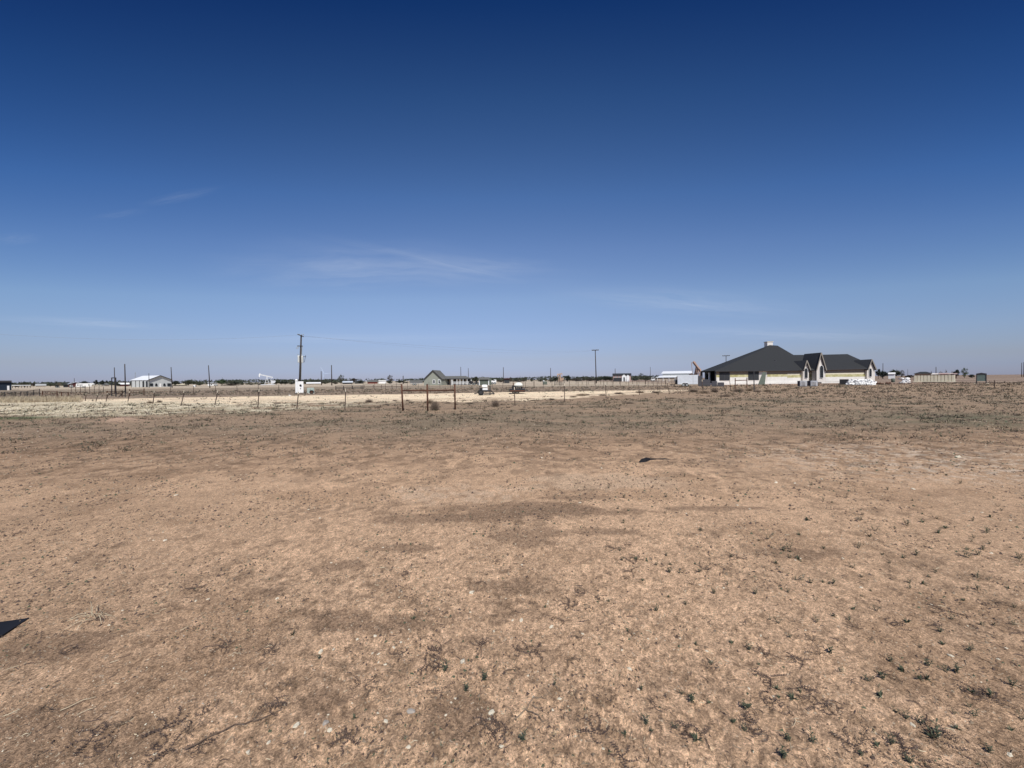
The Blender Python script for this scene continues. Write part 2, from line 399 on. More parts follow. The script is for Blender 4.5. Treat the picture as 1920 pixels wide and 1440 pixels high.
    c = mix(c, C((.055, .095, .035)), .85*np.clip(ell(5, 785, 2.6, .9), 0, 1))
    # mound of bare pinkish soil
    mm = np.exp(-(((x-MOUND.x)/.8)**2+((y-MOUND.y)/.6)**2)); c = mix(c, C((.50, .34, .25)), .85*mm)
    # caliche yard
    far = 40 + (x+40)*.165; near = 27.2 + np.clip(-x-20, 0, 30)*.35 + np.clip(x-1, 0, 40)*.85
    cw = (fbm(x*.35, y*.6, 5, 96)-.5)*6.0 + (fbm(x*1.4, y*1.4, 4, 97)-.5)*2.2
    cal = ss(0, .7, wy*0 + y + cw*.9 - near) * (1-ss(-.6, .3, y + cw*.25 - far)) * ss(-52, -44, x) * (1-ss(20, 26, x))
    isl = ss(.47, .53, fbm(x*.5+7, y*1.3, 5, 98))*(1-ss(near+2, near+8, y))
    cc = C((.80, .635, .44)) * (1+(fbm(x*.2, y*2.2, 4, 99)-.5)*.35 + (fbm(x*3, y*3, 3, 102)-.5)*.2)[:, None]
    c = mix(c, cc, cal*(1-.75*isl))
    lw = ss(-46, -42, x)*(1-ss(-26, -22, x))*np.exp(-((y-(37.5+(x+40)*.12))/2.0)**2); c = mix(c, cc, .95*lw)
    # dark scrubby strip beyond it, pale road, fields
    bey = ss(0, 1.2, y + cw*.2 - far - .2)*(1-ss(62, 74, wy))
    c = mix(c, C((.245, .190, .138))*(1+(fbm(x*.25, y*1.2, 4, 105)-.5)*.8)[:, None], .85*bey*(1-ss(14, 30, x)))
    f1 = ss(64, 80, wy)*(1-ss(104, 116, wy)); c = mix(c, C((.275, .225, .165)), .9*f1*(1-ss(20, 50, x)))
    f2 = ss(106, 122, wy); c = mix(c, C((.48, .41, .31))*(1+(fbm(x*.02, y*.1, 4, 108)-.5)*.7)[:, None], .85*f2*(1-ss(30, 80, x)))
    rd = ss(82, 88, wy)*(1-ss(104, 112, wy))*ss(-2, 6, x)*(1-ss(34, 44, x)); c = mix(c, C((.50, .42, .31)), .8*rd)
    rt = ss(60, 80, wy)*ss(40, 70, x); c = mix(c, C((.235, .175, .135))*(1+(fbm(x*.03, y*.3, 4, 110)-.5)*.8)[:, None], .85*rt)
    ln = np.exp(-((y + cw*.6 - 128)/5)**2)*ss(110, 150, x); c = mix(c, C((.44, .35, .27)), .7*ln)
    ln = np.exp(-((y + cw*.5 - 84)/2.2)**2)*ss(75, 95, x)*(1-ss(125, 150, x)); c = mix(c, C((.44, .34, .26)), .7*ln)
    hs = np.exp(-((y - 74)/5)**2)*ss(40, 50, x)*(1-ss(84, 92, x)); c = mix(c, C((.42, .28, .20)), .75*hs)
    return np.clip(c, .02, .8)

def make_ground():
    rr = [0.0, .35]
    while rr[-1] < 9000: rr.append(rr[-1]*1.0085 + .0008)
    rr = np.array(rr[1:])
    fa = np.linspace(-rad(72), rad(72), 1150); ba = np.linspace(rad(72), 2*PI - rad(72), 130)[1:-1]
    A = np.concatenate([fa, ba]); na = len(A); nr = len(rr)
    rg, ag = np.meshgrid(rr, A, indexing='ij')
    x = (rg*np.sin(ag)).ravel(); y = (rg*np.cos(ag)).ravel()
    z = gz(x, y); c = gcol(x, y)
    # drop the far rim slightly so the edge is a clean horizon
    co = np.empty((nr*na + 1, 3)); co[:-1, 0] = x; co[:-1, 1] = y; co[:-1, 2] = z; co[-1] = (0, 0, 0.01)
    i, j = np.meshgrid(np.arange(nr-1), np.arange(na), indexing='ij')
    a = (i*na + j).ravel(); b = (i*na + (j+1) % na).ravel(); cidx = ((i+1)*na + (j+1) % na).ravel(); d = ((i+1)*na + j).ravel()
    quads = np.stack([a, d, cidx, b], 1)
    tris = np.stack([np.full(na, nr*na), np.arange(na), (np.arange(na)+1) % na], 1)
    me = D.meshes.new('ground'); me.vertices.add(len(co)); me.vertices.foreach_set('co', co.ravel())
    nl = quads.size + tris.size; me.loops.add(nl)
    me.loops.foreach_set('vertex_index', np.concatenate([quads.ravel(), tris.ravel()]).astype(np.int32))
    me.polygons.add(len(quads)+len(tris))
    st = np.concatenate([np.arange(len(quads))*4, quads.size + np.arange(len(tris))*3]).astype(np.int32)
    me.polygons.foreach_set('loop_start', st)
    me.update(calc_edges=True)
    me.polygons.foreach_set('use_smooth', [True]*len(me.polygons))
    at = me.color_attributes.new('soil', 'FLOAT_COLOR', 'POINT')
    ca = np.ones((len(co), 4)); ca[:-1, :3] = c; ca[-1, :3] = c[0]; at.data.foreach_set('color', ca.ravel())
    m = D.materials.new('plain_soil'); m.use_nodes = True; n = m.node_tree; Lk = n.links; bs = n.nodes['Principled BSDF']
    bs.inputs['Roughness'].default_value = .95; bs.inputs['Specular IOR Level'].default_value = .1
    va = n.nodes.new('ShaderNodeVertexColor'); va.layer_name = 'soil'
    ge = n.nodes.new('ShaderNodeNewGeometry')
    def noise(sc, det=5, ro=.6):
        q = n.nodes.new('ShaderNodeTexNoise'); q.inputs['Scale'].default_value = sc; q.inputs['Detail'].default_value = det; q.inputs['Roughness'].default_value = ro
        Lk.new(ge.outputs['Position'], q.inputs['Vector']); return q
    def mr(src, a0, a1, b0, b1):
        q = n.nodes.new('ShaderNodeMapRange'); q.inputs[1].default_value = a0; q.inputs[2].default_value = a1; q.inputs[3].default_value = b0; q.inputs[4].default_value = b1
        Lk.new(src, q.inputs[0]); return q.outputs[0]
    def scale(col, fac):
        q = n.nodes.new('ShaderNodeVectorMath'); q.operation = 'SCALE'; Lk.new(col, q.inputs[0]); Lk.new(fac, q.inputs['Scale']); return q.outputs[0]
    nA = noise(95, 6, .75); nB = noise(9, 6, .65); nC = noise(260, 3, .6)
    c1 = scale(va.outputs[0], mr(nA.outputs['Fac'], .3, .7, .56, 1.42))
    c2 = scale(c1, mr(nB.outputs['Fac'], .3, .7, .90, 1.10))
    c3 = scale(c2, mr(nC.outputs['Fac'], .3, .7, .74, 1.26))
    # grains: every cell of the grit has its own tone
    for gs_, lo_, hi_ in ((135, .66, 1.36), (55, .82, 1.16)):
        vg = n.nodes.new('ShaderNodeTexVoronoi'); vg.inputs['Scale'].default_value = gs_; Lk.new(ge.outputs['Position'], vg.inputs['Vector'])
        sx = n.nodes.new('ShaderNodeSeparateXYZ'); Lk.new(vg.outputs['Color'], sx.inputs[0])
        c3 = scale(c3, mr(sx.outputs['X'], 0, 1, lo_, hi_))
    # sparse pale chips and dark crumbs
    vo = n.nodes.new('ShaderNodeTexVoronoi'); vo.inputs['Scale'].default_value = 48; Lk.new(ge.outputs['Position'], vo.inputs['Vector'])
    dot = mr(vo.outputs['Distance'], .18, .28, 1, 0); sel = mr(noise(14, 3).outputs['Fac'], .53, .63, 0, 1)
    mm = n.nodes.new('ShaderNodeMath'); mm.operation = 'MULTIPLY'; Lk.new(dot, mm.inputs[0]); Lk.new(sel, mm.inputs[1])
    mx = n.nodes.new('ShaderNodeMix'); mx.data_type = 'RGBA'; Lk.new(mm.outputs[0], mx.inputs[0]); Lk.new(c3, mx.inputs[6]); mx.inputs[7].default_value = (.66, .55, .40, 1)
    vo2 = n.nodes.new('ShaderNodeTexVoronoi'); vo2.inputs['Scale'].default_value = 38; Lk.new(ge.outputs['Position'], vo2.inputs['Vector'])
    dot2 = mr(vo2.outputs['Distance'], .14, .26, 1, 0); sel2 = mr(noise(7, 4).outputs['Fac'], .52, .62, 0, .75)
    m2 = n.nodes.new('ShaderNodeMath'); m2.operation = 'MULTIPLY'; Lk.new(dot2, m2.inputs[0]); Lk.new(sel2, m2.inputs[1])
    mx2 = n.nodes.new('ShaderNodeMix'); mx2.data_type = 'RGBA'; Lk.new(m2.outputs[0], mx2.inputs[0]); Lk.new(mx.outputs[2], mx2.inputs[6]); mx2.inputs[7].default_value = (.11, .072, .05, 1)
    Lk.new(mx2.outputs[2], bs.inputs['Base Color'])
    bp = n.nodes.new('ShaderNodeBump'); bp.inputs['Strength'].default_value = .8; bp.inputs['Distance'].default_value = .012
    ad = n.nodes.new('ShaderNodeMath'); ad.operation = 'ADD'; Lk.new(nA.outputs['Fac'], ad.inputs[0]); Lk.new(nC.outputs['Fac'], ad.inputs[1])
    Lk.new(ad.outputs[0], bp.inputs['Height']); Lk.new(bp.outputs[0], bs.inputs['Normal'])
    me.materials.append(m)
    o = D.objects.new('ground', me); COL.objects.link(o); o['kind'] = 'structure'
    return o
make_ground()

# ------------------------------------------------------------------ scattered stuff on the ground (one mesh each)
def raw_mesh(name, V, F3, mats, midx=None, kind='stuff', label=None, cat=None):
    me = D.meshes.new(name); me.vertices.add(len(V)); me.vertices.foreach_set('co', np.asarray(V, float).ravel())
    F3 = np.asarray(F3, np.int32); me.loops.add(F3.size); me.loops.foreach_set('vertex_index', F3.ravel())
    me.polygons.add(len(F3)); me.polygons.foreach_set('loop_start', (np.arange(len(F3))*3).astype(np.int32))
    for m in mats: me.materials.append(M[m])
    if midx is not None: me.polygons.foreach_set('material_index', np.asarray(midx, np.int32))
    me.update(calc_edges=True)
    o = D.objects.new(name, me); COL.objects.link(o); tag(o, label, cat, None, kind); return o

def scatter_xy(n, ymin, ymax, tmax=1.55, dens=None, seed=1, power=1.0):
    """points on the plain, denser nearby (log-uniform in depth)"""
    g = np.random.RandomState(seed)
    y = np.exp(g.uniform(math.log(ymin), math.log(ymax), n))
    if power != 1: y = ymin + (ymax-ymin)*g.rand(n)**power
    x = g.uniform(-tmax, tmax, n)*y
    if dens is not None:
        k = g.rand(n) < dens(x, y); x, y = x[k], y[k]
    return x, y, g

def blades(x, y, g, h, w, per, spread, lean, mats, name, label, cat, mprob=None):
    n = len(x); z = gz(x, y)
    X = np.repeat(x, per); Y = np.repeat(y, per); Z = np.repeat(z, per); H = np.repeat(h, per)*g.uniform(.6, 1.25, n*per); Wd = np.repeat(w, per)
    a = g.uniform(0, 2*PI, n*per); sp_ = np.repeat(spread, per)
    bx = X + np.cos(a)*sp_*g.rand(n*per); by = Y + np.sin(a)*sp_*g.rand(n*per)
    tx = bx + np.cos(a)*H*lean*g.uniform(.2, 1.3, n*per); ty = by + np.sin(a)*H*lean*g.uniform(.2, 1.3, n*per)
    b = g.uniform(0, 2*PI, n*per); dx = np.cos(b)*Wd/2; dy = np.sin(b)*Wd/2
    N = n*per; V = np.empty((N, 3, 3))
    V[:, 0] = np.stack([bx-dx, by-dy, Z-.004], 1); V[:, 1] = np.stack([bx+dx, by+dy, Z-.004], 1)
    V[:, 2] = np.stack([tx, ty, Z + H*g.uniform(.5, 1, N)], 1)
    F = np.arange(N*3).reshape(N, 3)
    mi = None
    if mprob is not None: mi = np.repeat(g.choice(len(mats), n, p=mprob), per)
    return raw_mesh(name, V.reshape(-1, 3), F, mats, mi, 'stuff', label, cat)

# low dry growth of the middle distance
dn = lambda x, y: np.clip((ss(.38, .62, fbm(x*.5, y*.8, 4, 75))*.9 + .22)*ss(.40, .56, fbm(x*2.1, y*2.1, 3, 221))*(.30+.70*ss(8, 16, y)), 0, 1)*(1 - .9*((y > 29) & (y < 46) & (x < 16)))
x, y, g = scatter_xy(70000, 8.5, 75, 1.6, dn, 11)
blades(x, y, g, (.022 + .0026*y)*(.4 + 1.9*g.rand(len(x))**2.2), .006 + .0016*y, 4, .015 + .0036*y, .9,
       ['twig_grey', 'leaf_olive', 'twig_tan', 'leaf_brown'], 'dry_ground_cover', 'low dry grass and scrub scattered over the brown plain', 'ground cover', [.26, .30, .16, .28])
# pale sward on the left
def dl(x, y):
    edge = 16.5 + (x+10)*-.10
    return ((y - edge - np.clip((x+15)*1.1, 0, 40)) > .5)*(y < 32)*(x < -5)*(.9-.6*ss(-30, -12, x))
x, y, g = scatter_xy(16000, 15, 33, 1.6, dl, 12)
blades(x, y, g, .05*g.uniform(.5, 1.6, len(x)), .02 + .0008*y, 3, np.full(len(x), .12), .9, ['straw', 'twig_tan', 'leaf_olive'], 'straw_grass', 'short pale straw grass on the left beside the pale yard', 'grass', [.72, .2, .08])
# taller rank grass along the pipe fence at the far left
g0 = np.random.RandomState(5); n = 2600
px_ = g0.uniform(-60, 150, n); Yd = g0.uniform(33, 44, n); X_ = (px_-CX)/F_PX*Yd
k = (g0.rand(n) < .9); X_, Yd = X_[k], Yd[k]
blades(X_, Yd, g0, g0.uniform(.2, .5, len(X_)), np.full(len(X_), .035), 4, np.full(len(X_), .25), .35, ['straw', 'twig_tan'], 'rank_grass', 'tall dry tan grass along the foot of the rusty pipe fence', 'grass', [.6, .4])

# foreground litter: crumbs, dead leaves and bits of stem
def crumbs(name, x, y, g, size, mats, prob, label, cat, flat=.55):
    n = len(x); z = gz(x, y); s_ = size
    a = g.uniform(0, 2*PI, n)
    V = np.empty((n, 5, 3)); ang = a[:, None] + np.array([0, 2.1, 4.2])[None, :] + g.uniform(-.5, .5, (n, 3))
    rr_ = s_[:, None]*g.uniform(.4, 1.3, (n, 3))
    V[:, :3, 0] = x[:, None] + np.cos(ang)*rr_; V[:, :3, 1] = y[:, None] + np.sin(ang)*rr_; V[:, :3, 2] = z[:, None] - .002
    V[:, 3] = np.stack([x + g.uniform(-.4, .4, n)*s_, y + g.uniform(-.4, .4, n)*s_, z + s_*flat*g.uniform(.5, 1.4, n)], 1)
    V[:, 4] = V[:, 0]
    F = (np.arange(n)*5)[:, None, None] + np.array([[0,1,3],[1,2,3],[2,0,3]])[None]
    mi = np.repeat(g.choice(len(mats), n, p=prob), 3)
    return raw_mesh(name, V.reshape(-1, 3), F.reshape(-1, 3), mats, mi, 'stuff', label, cat)
dn = lambda x, y: np.clip(ss(.44, .60, fbm(x*1.6, y*1.6, 5, 120))*1.0 + .08, 0, 1)
x, y, g = scatter_xy(120000, 1.1, 18, 1.6, dn, 21)
crumbs('soil_crumbs', x, y, g, (.0022 + .0012*y)*(.5 + 2.8*g.rand(len(x))**3.5), ['weed_purple', 'dead_stem', 'weed_green', 'twig_tan'], [.32, .36, .10, .22], 'dark crumbs and dead leaf litter strewn over the bare soil', 'soil litter', .7)
dn = lambda x, y: np.clip(ss(.50, .70, fbm(x*1.1+9, y*1.1, 4, 130))*.9 + .06 + .9*np.exp(-(((x-G(1690,855).x)/3)**2+((y-G(1690,855).y)/1.6)**2)) + .5*np.exp(-(((x-G(720,1240).x)/.5)**2+((y-G(720,1240).y)/.4)**2)), 0, 1)
x, y, g = scatter_xy(52000, 1.1, 13, 1.6, dn, 22)
crumbs('pale_gravel', x, y, g, (.0010 + .0006*y)*(.5 + 2.4*g.rand(len(x))**4), ['stone_pale', 'stone_grey'], [.7, .3], 'small pale limestone chips scattered over the bare soil', 'gravel', .6)

# stems lying about
def stems(n, ymin, ymax, seed, mats, prob, name, label, cat, L0, w0, dens=None):
    x, y, g = scatter_xy(n, ymin, ymax, 1.6, dens, seed)
    V = []; F = []; mi = []
    for i in range(len(x)):
        a = g.uniform(0, 2*PI); ln = L0*g.uniform(.4, 1.8)*(1+.12*y[i]); w = w0*(1+.25*y[i])*g.uniform(.6, 1.4); cu = g.uniform(-1.8, 1.8)
        segs = 4; px, py = x[i], y[i]; m = g.choice(len(mats), p=prob); lift = g.uniform(.0, .018)
        b0 = len(V)
        for k in range(segs+1):
            V.append((px - math.sin(a)*w, py + math.cos(a)*w, 0)); V.append((px + math.sin(a)*w, py - math.cos(a)*w, 1.2*w + .15*lift*math.sin(PI*k/segs)))
            a += cu/segs; px += math.cos(a)*ln/segs; py += math.sin(a)*ln/segs
        for k in range(segs):
            q = b0+2*k; F += [(q, q+1, q+3), (q, q+3, q+2)]; mi += [m, m]
    V = np.array(V); V[:, 2] += gz(V[:, 0], V[:, 1]) + .003
    return raw_mesh(name, V, F, mats, mi, 'stuff', label, cat)
stems(5200, 1.1, 10, 31, ['dead_stem', 'weed_purple', 'twig_tan', 'straw'], [.40, .24, .22, .14], 'stem_litter', 'thin dead stems and curled runners lying on the soil', 'plant litter', .024, .0006)

# ------------------------------------------------------------------ weeds, dead plants, stones
WG = 'small weeds sprouting in the foreground soil'
def weed_mesh(seed, kind):
    r = random.Random(seed); mb = MB()
    if kind == 'rosette':
        for i in range(r.randint(12, 18)):
            a = r.uniform(0, 2*PI); el = r.uniform(.2, 1.4)
            d = Vector((math.cos(a)*math.cos(el), math.sin(a)*math.cos(el), math.sin(el)))
            mb.blade((r.uniform(-.006, .006), r.uniform(-.006, .006), .0), d, r.uniform(.022, .05), r.uniform(.006, .010), .12)
    elif kind == 'upright':
        for s_ in range(r.randint(2, 3)):
            h = r.uniform(.035, .065); a0 = r.uniform(0, 6.3); top = Vector((math.cos(a0)*.018, math.sin(a0)*.018, h)); o0 = Vector((r.uniform(-.01,.01), r.uniform(-.01,.01), 0))
            mb.tube(o0, o0+top, .0016, .0009, 4)
            for i in range(9):
                p = o0 + top*(i+1)/9.5; a = i*2.4; el = .5
                d = Vector((math.cos(a)*math.cos(el), math.sin(a)*math.cos(el), math.sin(el)))
                mb.blade(p, d, r.uniform(.012, .026), .007, .15)
    elif kind == 'mat':
        for s_ in range(r.randint(5, 8)):
            a = r.uniform(0, 2*PI); p = Vector((0,0,.004)); cu = r.uniform(-.4, .4)
            for k in range(r.randint(5, 9)):
                q = p + Vector((math.cos(a), math.sin(a), r.uniform(-.1, .18)))*.014; q.z = max(.003, q.z); mb.tube(p, q, .0012, .001, 3)
                for e in (-1, 1):
                    b = a + e*1.1; mb.blade(q, Vector((math.cos(b), math.sin(b), r.uniform(.1, .8))), r.uniform(.007, .014), .005, .1)
                p = q; a += cu
    else:   # dead, curled
        for s_ in range(r.randint(9, 15)):
            a = r.uniform(0, 2*PI); p = Vector((r.uniform(-.01,.01), r.uniform(-.01,.01), .003)); el = r.uniform(.1, 1.0)
            for k in range(6):
                q = p + Vector((math.cos(a)*math.cos(el), math.sin(a)*math.cos(el), math.sin(el)))*r.uniform(.008, .016)
                q.z = max(.002, q.z); mb.tube(p, q, .0011, .0008, 3); p = q; a += r.uniform(-.7, .7); el -= .25
                if r.random() < .4: mb.blade(p, Vector((r.uniform(-1,1), r.uniform(-1,1), .3)), .008, .004)
    return mb
protos = {}
for kind, mt in (('rosette', 'weed_green'), ('upright', 'weed_green'), ('mat', 'weed_purple'), ('dead', 'dead_stem')):
    protos[kind] = []
    for k in range(3):
        o = weed_mesh(50+k*7+len(kind), kind).build('small_weed' if kind != 'dead' else 'dead_weed', mt)
        protos[kind].append([o, False])
LBL = {'rosette': ('low green weed with a tuft of narrow leaves in bare soil', WG), 'upright': ('upright green weed with small leaves along its stems in bare soil', WG),
       'mat': ('purplish brown creeping weed spread flat on bare soil', 'creeping weeds flat on the soil'), 'dead': ('dead curled brown weed lying on bare soil', 'dead weeds on the soil')}
def place_weed(px, py, kind, sc):
    p = G(px, py); pr = R.choice(protos[kind])
    if pr[1]: o = pr[0].copy(); COL.objects.link(o)
    else: o = pr[0]; pr[1] = True
    o.location = (p.x, p.y, gzf(p.x, p.y)); o.rotation_euler = (0, 0, R.uniform(0, 6.28)); o.scale = (sc, sc, sc)
    tag(o, LBL[kind][0], 'weed', LBL[kind][1])
green = [(1554,1096),(1443,1165),(1404,1218),(1423,1248),(1481,1198),(1531,1170),(1562,1159),(1592,1166),(1556,1229),(1456,1293),(1523,1398),(1629,1282),(1650,1269),(1657,1278),
 (1669,1244),(1693,1262),(1742,1251),(1726,1215),(1701,1169),(1784,1159),(1762,1187),(1806,1123),(1815,1101),(1831,1103),(1862,1169),(1899,1170),(1817,1221),(1737,1276),(1792,1262),
 (1772,1262),(1651,1312),(1679,1340),(1698,1351),(1645,1404),(1670,1398),(1615,1426),(1895,1373),(1897,1287),(1915,1351),(1820,1301),(1854,1307),(1395,1373),(1404,1329),(1479,1393),
 (1470,1426),(1487,1312),(1854,1418),(1704,1434),(1615,1120),(1667,1055),(1551,1076),(1731,1093),(1812,1044),(1912,1047),(1023,1141),(907,1276),(1040,1287),(666,1348),(980,1393),
 (833,1259),(775,1162),(600,1237),(873,1298),(548,1191),(1210,1362),(1265,1370),(1306,1392),(1202,1296),(1277,1304),(1375,1359),(1299,1320),(1397,1332),(1142,1129),(1230,1061),
 (1167,1052),(1256,1060),(1230,1145),(1286,1135),(1253,1121),(1640,995),(1700,985),(1760,1000),(1620,910),(1665,918),(1560,940),(1800,905),(1850,1000),(1513,975),(1480,1030)]
for i, (a, b) in enumerate(green): place_weed(a, b+3, 'upright' if i % 3 else 'rosette', R.uniform(.42, .90)*(1 if b > 1050 else 1.5))
place_weed(1751, 1392, 'rosette', 1.15); place_weed(1755, 1386, 'upright', 1.0); place_weed(1745, 1384, 'mat', .9)
for k in range(70):
    a = R.uniform(1150, 1915); b = R.uniform(985, 1435)
    if R.random() < (a-1000)/900: place_weed(a, b, R.choice(['upright', 'rosette']), R.uniform(.35, .75))
for k in range(95):
    b = 880 + 240*R.random(); a = R.uniform(1130, 1915)
    place_weed(a, b, R.choice(['upright', 'rosette']), R.uniform(.55, 1.15))
mats_ = [(1430,1225),(1500,1250),(1440,1280),(1510,1300),(1160,1030),(1380,1050),(1185,1050),(1180,1080),(840,1215),(1050,1165),(800,1255),(1330,1070),(740,1235),(1300,1370),(935,1360),(920,1375),
 (650,1395),(420,1215),(500,1225),(510,1330),(370,1400),(820,1240),(760,1080),(1110,1120),(890,1215),(995,1220),(690,1280),(1540,1330),(1420,1370),(1830,1308),(1865,1312),(1690,1410)]
for a, b in mats_:
    for k in range(2): place_weed(a+R.uniform(-14, 14), b+R.uniform(-6, 6), 'mat', R.uniform(.5, .9))
for k in range(75):
    a = R.uniform(5, 1915); b = 985 + 450*R.random()**.8; place_weed(a, b, R.choice(['mat', 'dead', 'dead']), R.uniform(.4, 1.0))
for pr in protos.values():
    for o, used in pr:
        if not used: D.objects.remove(o)

def stone_mesh(seed):
    r = random.Random(seed); return MB().ball((0,0,.15), 1, .72, .42, 7, 5, .75, r)
stp = [[stone_mesh(k).build('stone', 'stone_pale'), False] for k in range(4)]
def place_stone(px, py, wpx, label='small pale stone lying on bare soil', group='small pale stones in the foreground', m=None, cat='stone'):
    p = G(px, py); pr = stp[R.randrange(4)]
    if m: o = stone_mesh(R.randint(0, 999)).build('stone', m)
    elif pr[1]: o = pr[0].copy(); COL.objects.link(o)
    else: o = pr[0]; pr[1] = True
    s_ = wpx/2*p.y/F_PX
    o.location = (p.x, p.y, gzf(p.x, p.y)); o.scale = (s_, s_, s_); o.rotation_euler = (R.uniform(-.2,.2), R.uniform(-.2,.2), R.uniform(0, 6.28))
    tag(o, label, cat, group)
place_stone(771, 1343, 17, 'largest grey stone, flat on the soil near the bottom centre', None, 'stone_grey')
place_stone(610, 1363, 16, 'pale grey flat stone left of the largest grey stone', None, 'stone_grey')
place_stone(310, 1012, 8, 'lone cream stone on bare soil far left of centre', None, 'stone_pale')
place_stone(885, 1113, 11, 'lone white rounded stone above the dark soil patches', None, 'stone_pale')
place_stone(1797, 857, 9, 'brightest white stone on the pale stony patch at right', None, 'stone_pale')
for a, b, w in [(619,1376,10),(556,1366,14),(724,1360,10),(868,1247,12),(602,1228,11),(854,1316,7),(922,1342,13),(940,1408,12),(766,1411,9),(1180,1259,9),(978,1169,9),(1034,1181,9),
                (625,1222,6),(698,1229,6),(710,1230,6),(722,1248,7),(738,1218,7),(752,1208,6),(710,1244,5),(670,1202,6),(704,1196,7),(926,1186,6),(990,1270,5),(1000,1312,6),(1049,1316,8),(290,1419,7),
                (465,1417,11),(503,1397,8),(520,1126,7),(846,1323,6),(917,1355,7),(1450,1310,6),(1510,1190,5),(1783,1235,9),(1893,1425,12),(1712,1367,9),(1580,1050,5),(1895,980,5),(1540,900,6),(1455,906,7),(1030,850,4),(1016,860,4),(1128,880,4)]:
    place_stone(a, b, w)
for k in range(70):
    b = R.uniform(900, 1435); place_stone(R.uniform(560, 1900) if R.random() < .8 else R.uniform(10, 560), b, R.uniform(3, 6.5))

# single twigs and the dry straw tuft
def twig(pts, r, label, m='dead_stem', cat='twig', branches=()):
    ps = [G(*p) for p in pts]; o0 = ps[0].copy(); o0.z = gzf(o0.x, o0.y); mb = MB()
    def lift(p, k=0): return Vector((p.x-o0.x, p.y-o0.y, gzf(p.x, p.y)-o0.z+.006+k))
    def fine(seq):
        out_ = []
        for i in range(len(seq)-1):
            for k in range(4): q = seq[i].lerp(seq[i+1], k/4); out_.append(q + Vector((R.uniform(-1,1), R.uniform(-1,1), 0))*.004)
        return out_ + [seq[-1]]
    mb.path([lift(p, .004) for p in fine(ps)], r, 5, r*.5)
    for br in branches: mb.path([lift(p, .006) for p in fine([G(*p) for p in br])], r*.7, 4, r*.3)
    o = mb.build('twig', m); o.location = o0; tag(o, label, cat)
twig([(345,1417),(400,1387),(440,1370),(480,1362),(525,1340)], .0032, 'long thin dark twig lying diagonally at the lower left', branches=[[(472,1365),(480,1352),(486,1345)]])
twig([(965,1360),(990,1336),(1000,1318),(1025,1314)], .003, 'bleached forked twig lying below the small green weeds', 'twig_tan', branches=[[(985,1340),(1010,1352),(1020,1368)], [(997,1332),(1012,1340)]])
twig([(685,1436),(695,1418),(720,1410)], .004, 'short dark crooked twig at the bottom edge of the photo', branches=[[(694,1420),(708,1424)]])
twig([(1235,1352),(1245,1362),(1252,1371)], .0016, 'thin bent dark twig beside the upright weeds')
twig([(115,1340),(150,1325),(180,1315)], .0022, 'pale straw stalk lying on the soil at the lower left', 'straw')
twig([(145,1350),(165,1340),(180,1334)], .0022, 'shorter pale straw stalk just below the other pale stalk', 'straw')
t0 = G(172, 1160); mb = MB()
for k in range(15):
    a = R.uniform(0, 6.28); p = Vector((R.uniform(-.05,.05), R.uniform(-.03,.03), 0)); el = R.uniform(.6, 1.3)
    for j in range(6):
        q = p + Vector((math.cos(a)*math.cos(el), math.sin(a)*math.cos(el), math.sin(el)))*R.uniform(.016, .03); q.z = max(.003, q.z)
        mb.tube(p, q, .0016, .0012, 3); p = q; el -= R.uniform(.2, .55)
o = mb.build('grass_tuft', 'straw'); o.location = (t0.x, t0.y, gzf(t0.x, t0.y)); tag(o, 'dry straw grass tuft arching over the soil at the left', 'grass tuft')

# black scraps
a, b, c_ = G(55, 1159), G(-2, 1169), G(-2, 1197); far_l = Vector((-3.85, 2.30, 0)); o0 = a.copy(); o0.z = gzf(a.x, a.y)
pts = [a, b, far_l, c_]; mb = MB()
hh = [.006, .012, .03, .010]
top = [Vector((p.x-o0.x, p.y-o0.y, h)) for p, h in zip(pts, hh)]
mb.prism(top, (0, 0, -.006)); o = mb.build('scrap_sheet', 'black'); o.location = o0; tag(o, 'black pointed scrap sheet poking in at the left edge over the soil', 'scrap')
s0 = G(1208, 868); s0.z = gzf(s0.x, s0.y); e = empty('rubber_scrap', s0, 0, 'torn black rubber scrap with a long thin tail lying on bare soil', 'scrap')
def sc_(px, py, z): p = G(px, py); return Vector((p.x - s0.x, p.y - s0.y, z))
mb = MB(); fr = [sc_(1197,869,.0), sc_(1203,868.5,.0), sc_(1212,867.5,.0), sc_(1220,864,.0), sc_(1232,862.5,.0), sc_(1246,862.5,0), sc_(1257,863,0)]
hgt = [.012, .060, .078, .034, .016, .020, .008]
n = len(fr)
vs = [p + Vector((0, 0, -.01)) for p in fr] + [p + Vector((.006, .04*h/.07, h)) for p, h in zip(fr, hgt)] + [p + Vector((.01, .10*h/.07, h*.5)) for p, h in zip(fr, hgt)]
mb.add(vs, [(i, i+1, n+i+1, n+i) for i in range(n-1)]); mb.build('flap', 'black', e)
mb = MB(); mb.add(vs[n:], [(i, i+1, n+i+1, n+i) for i in range(n-1)]); top_ = mb.build('upper_side', 'twig_grey', e)

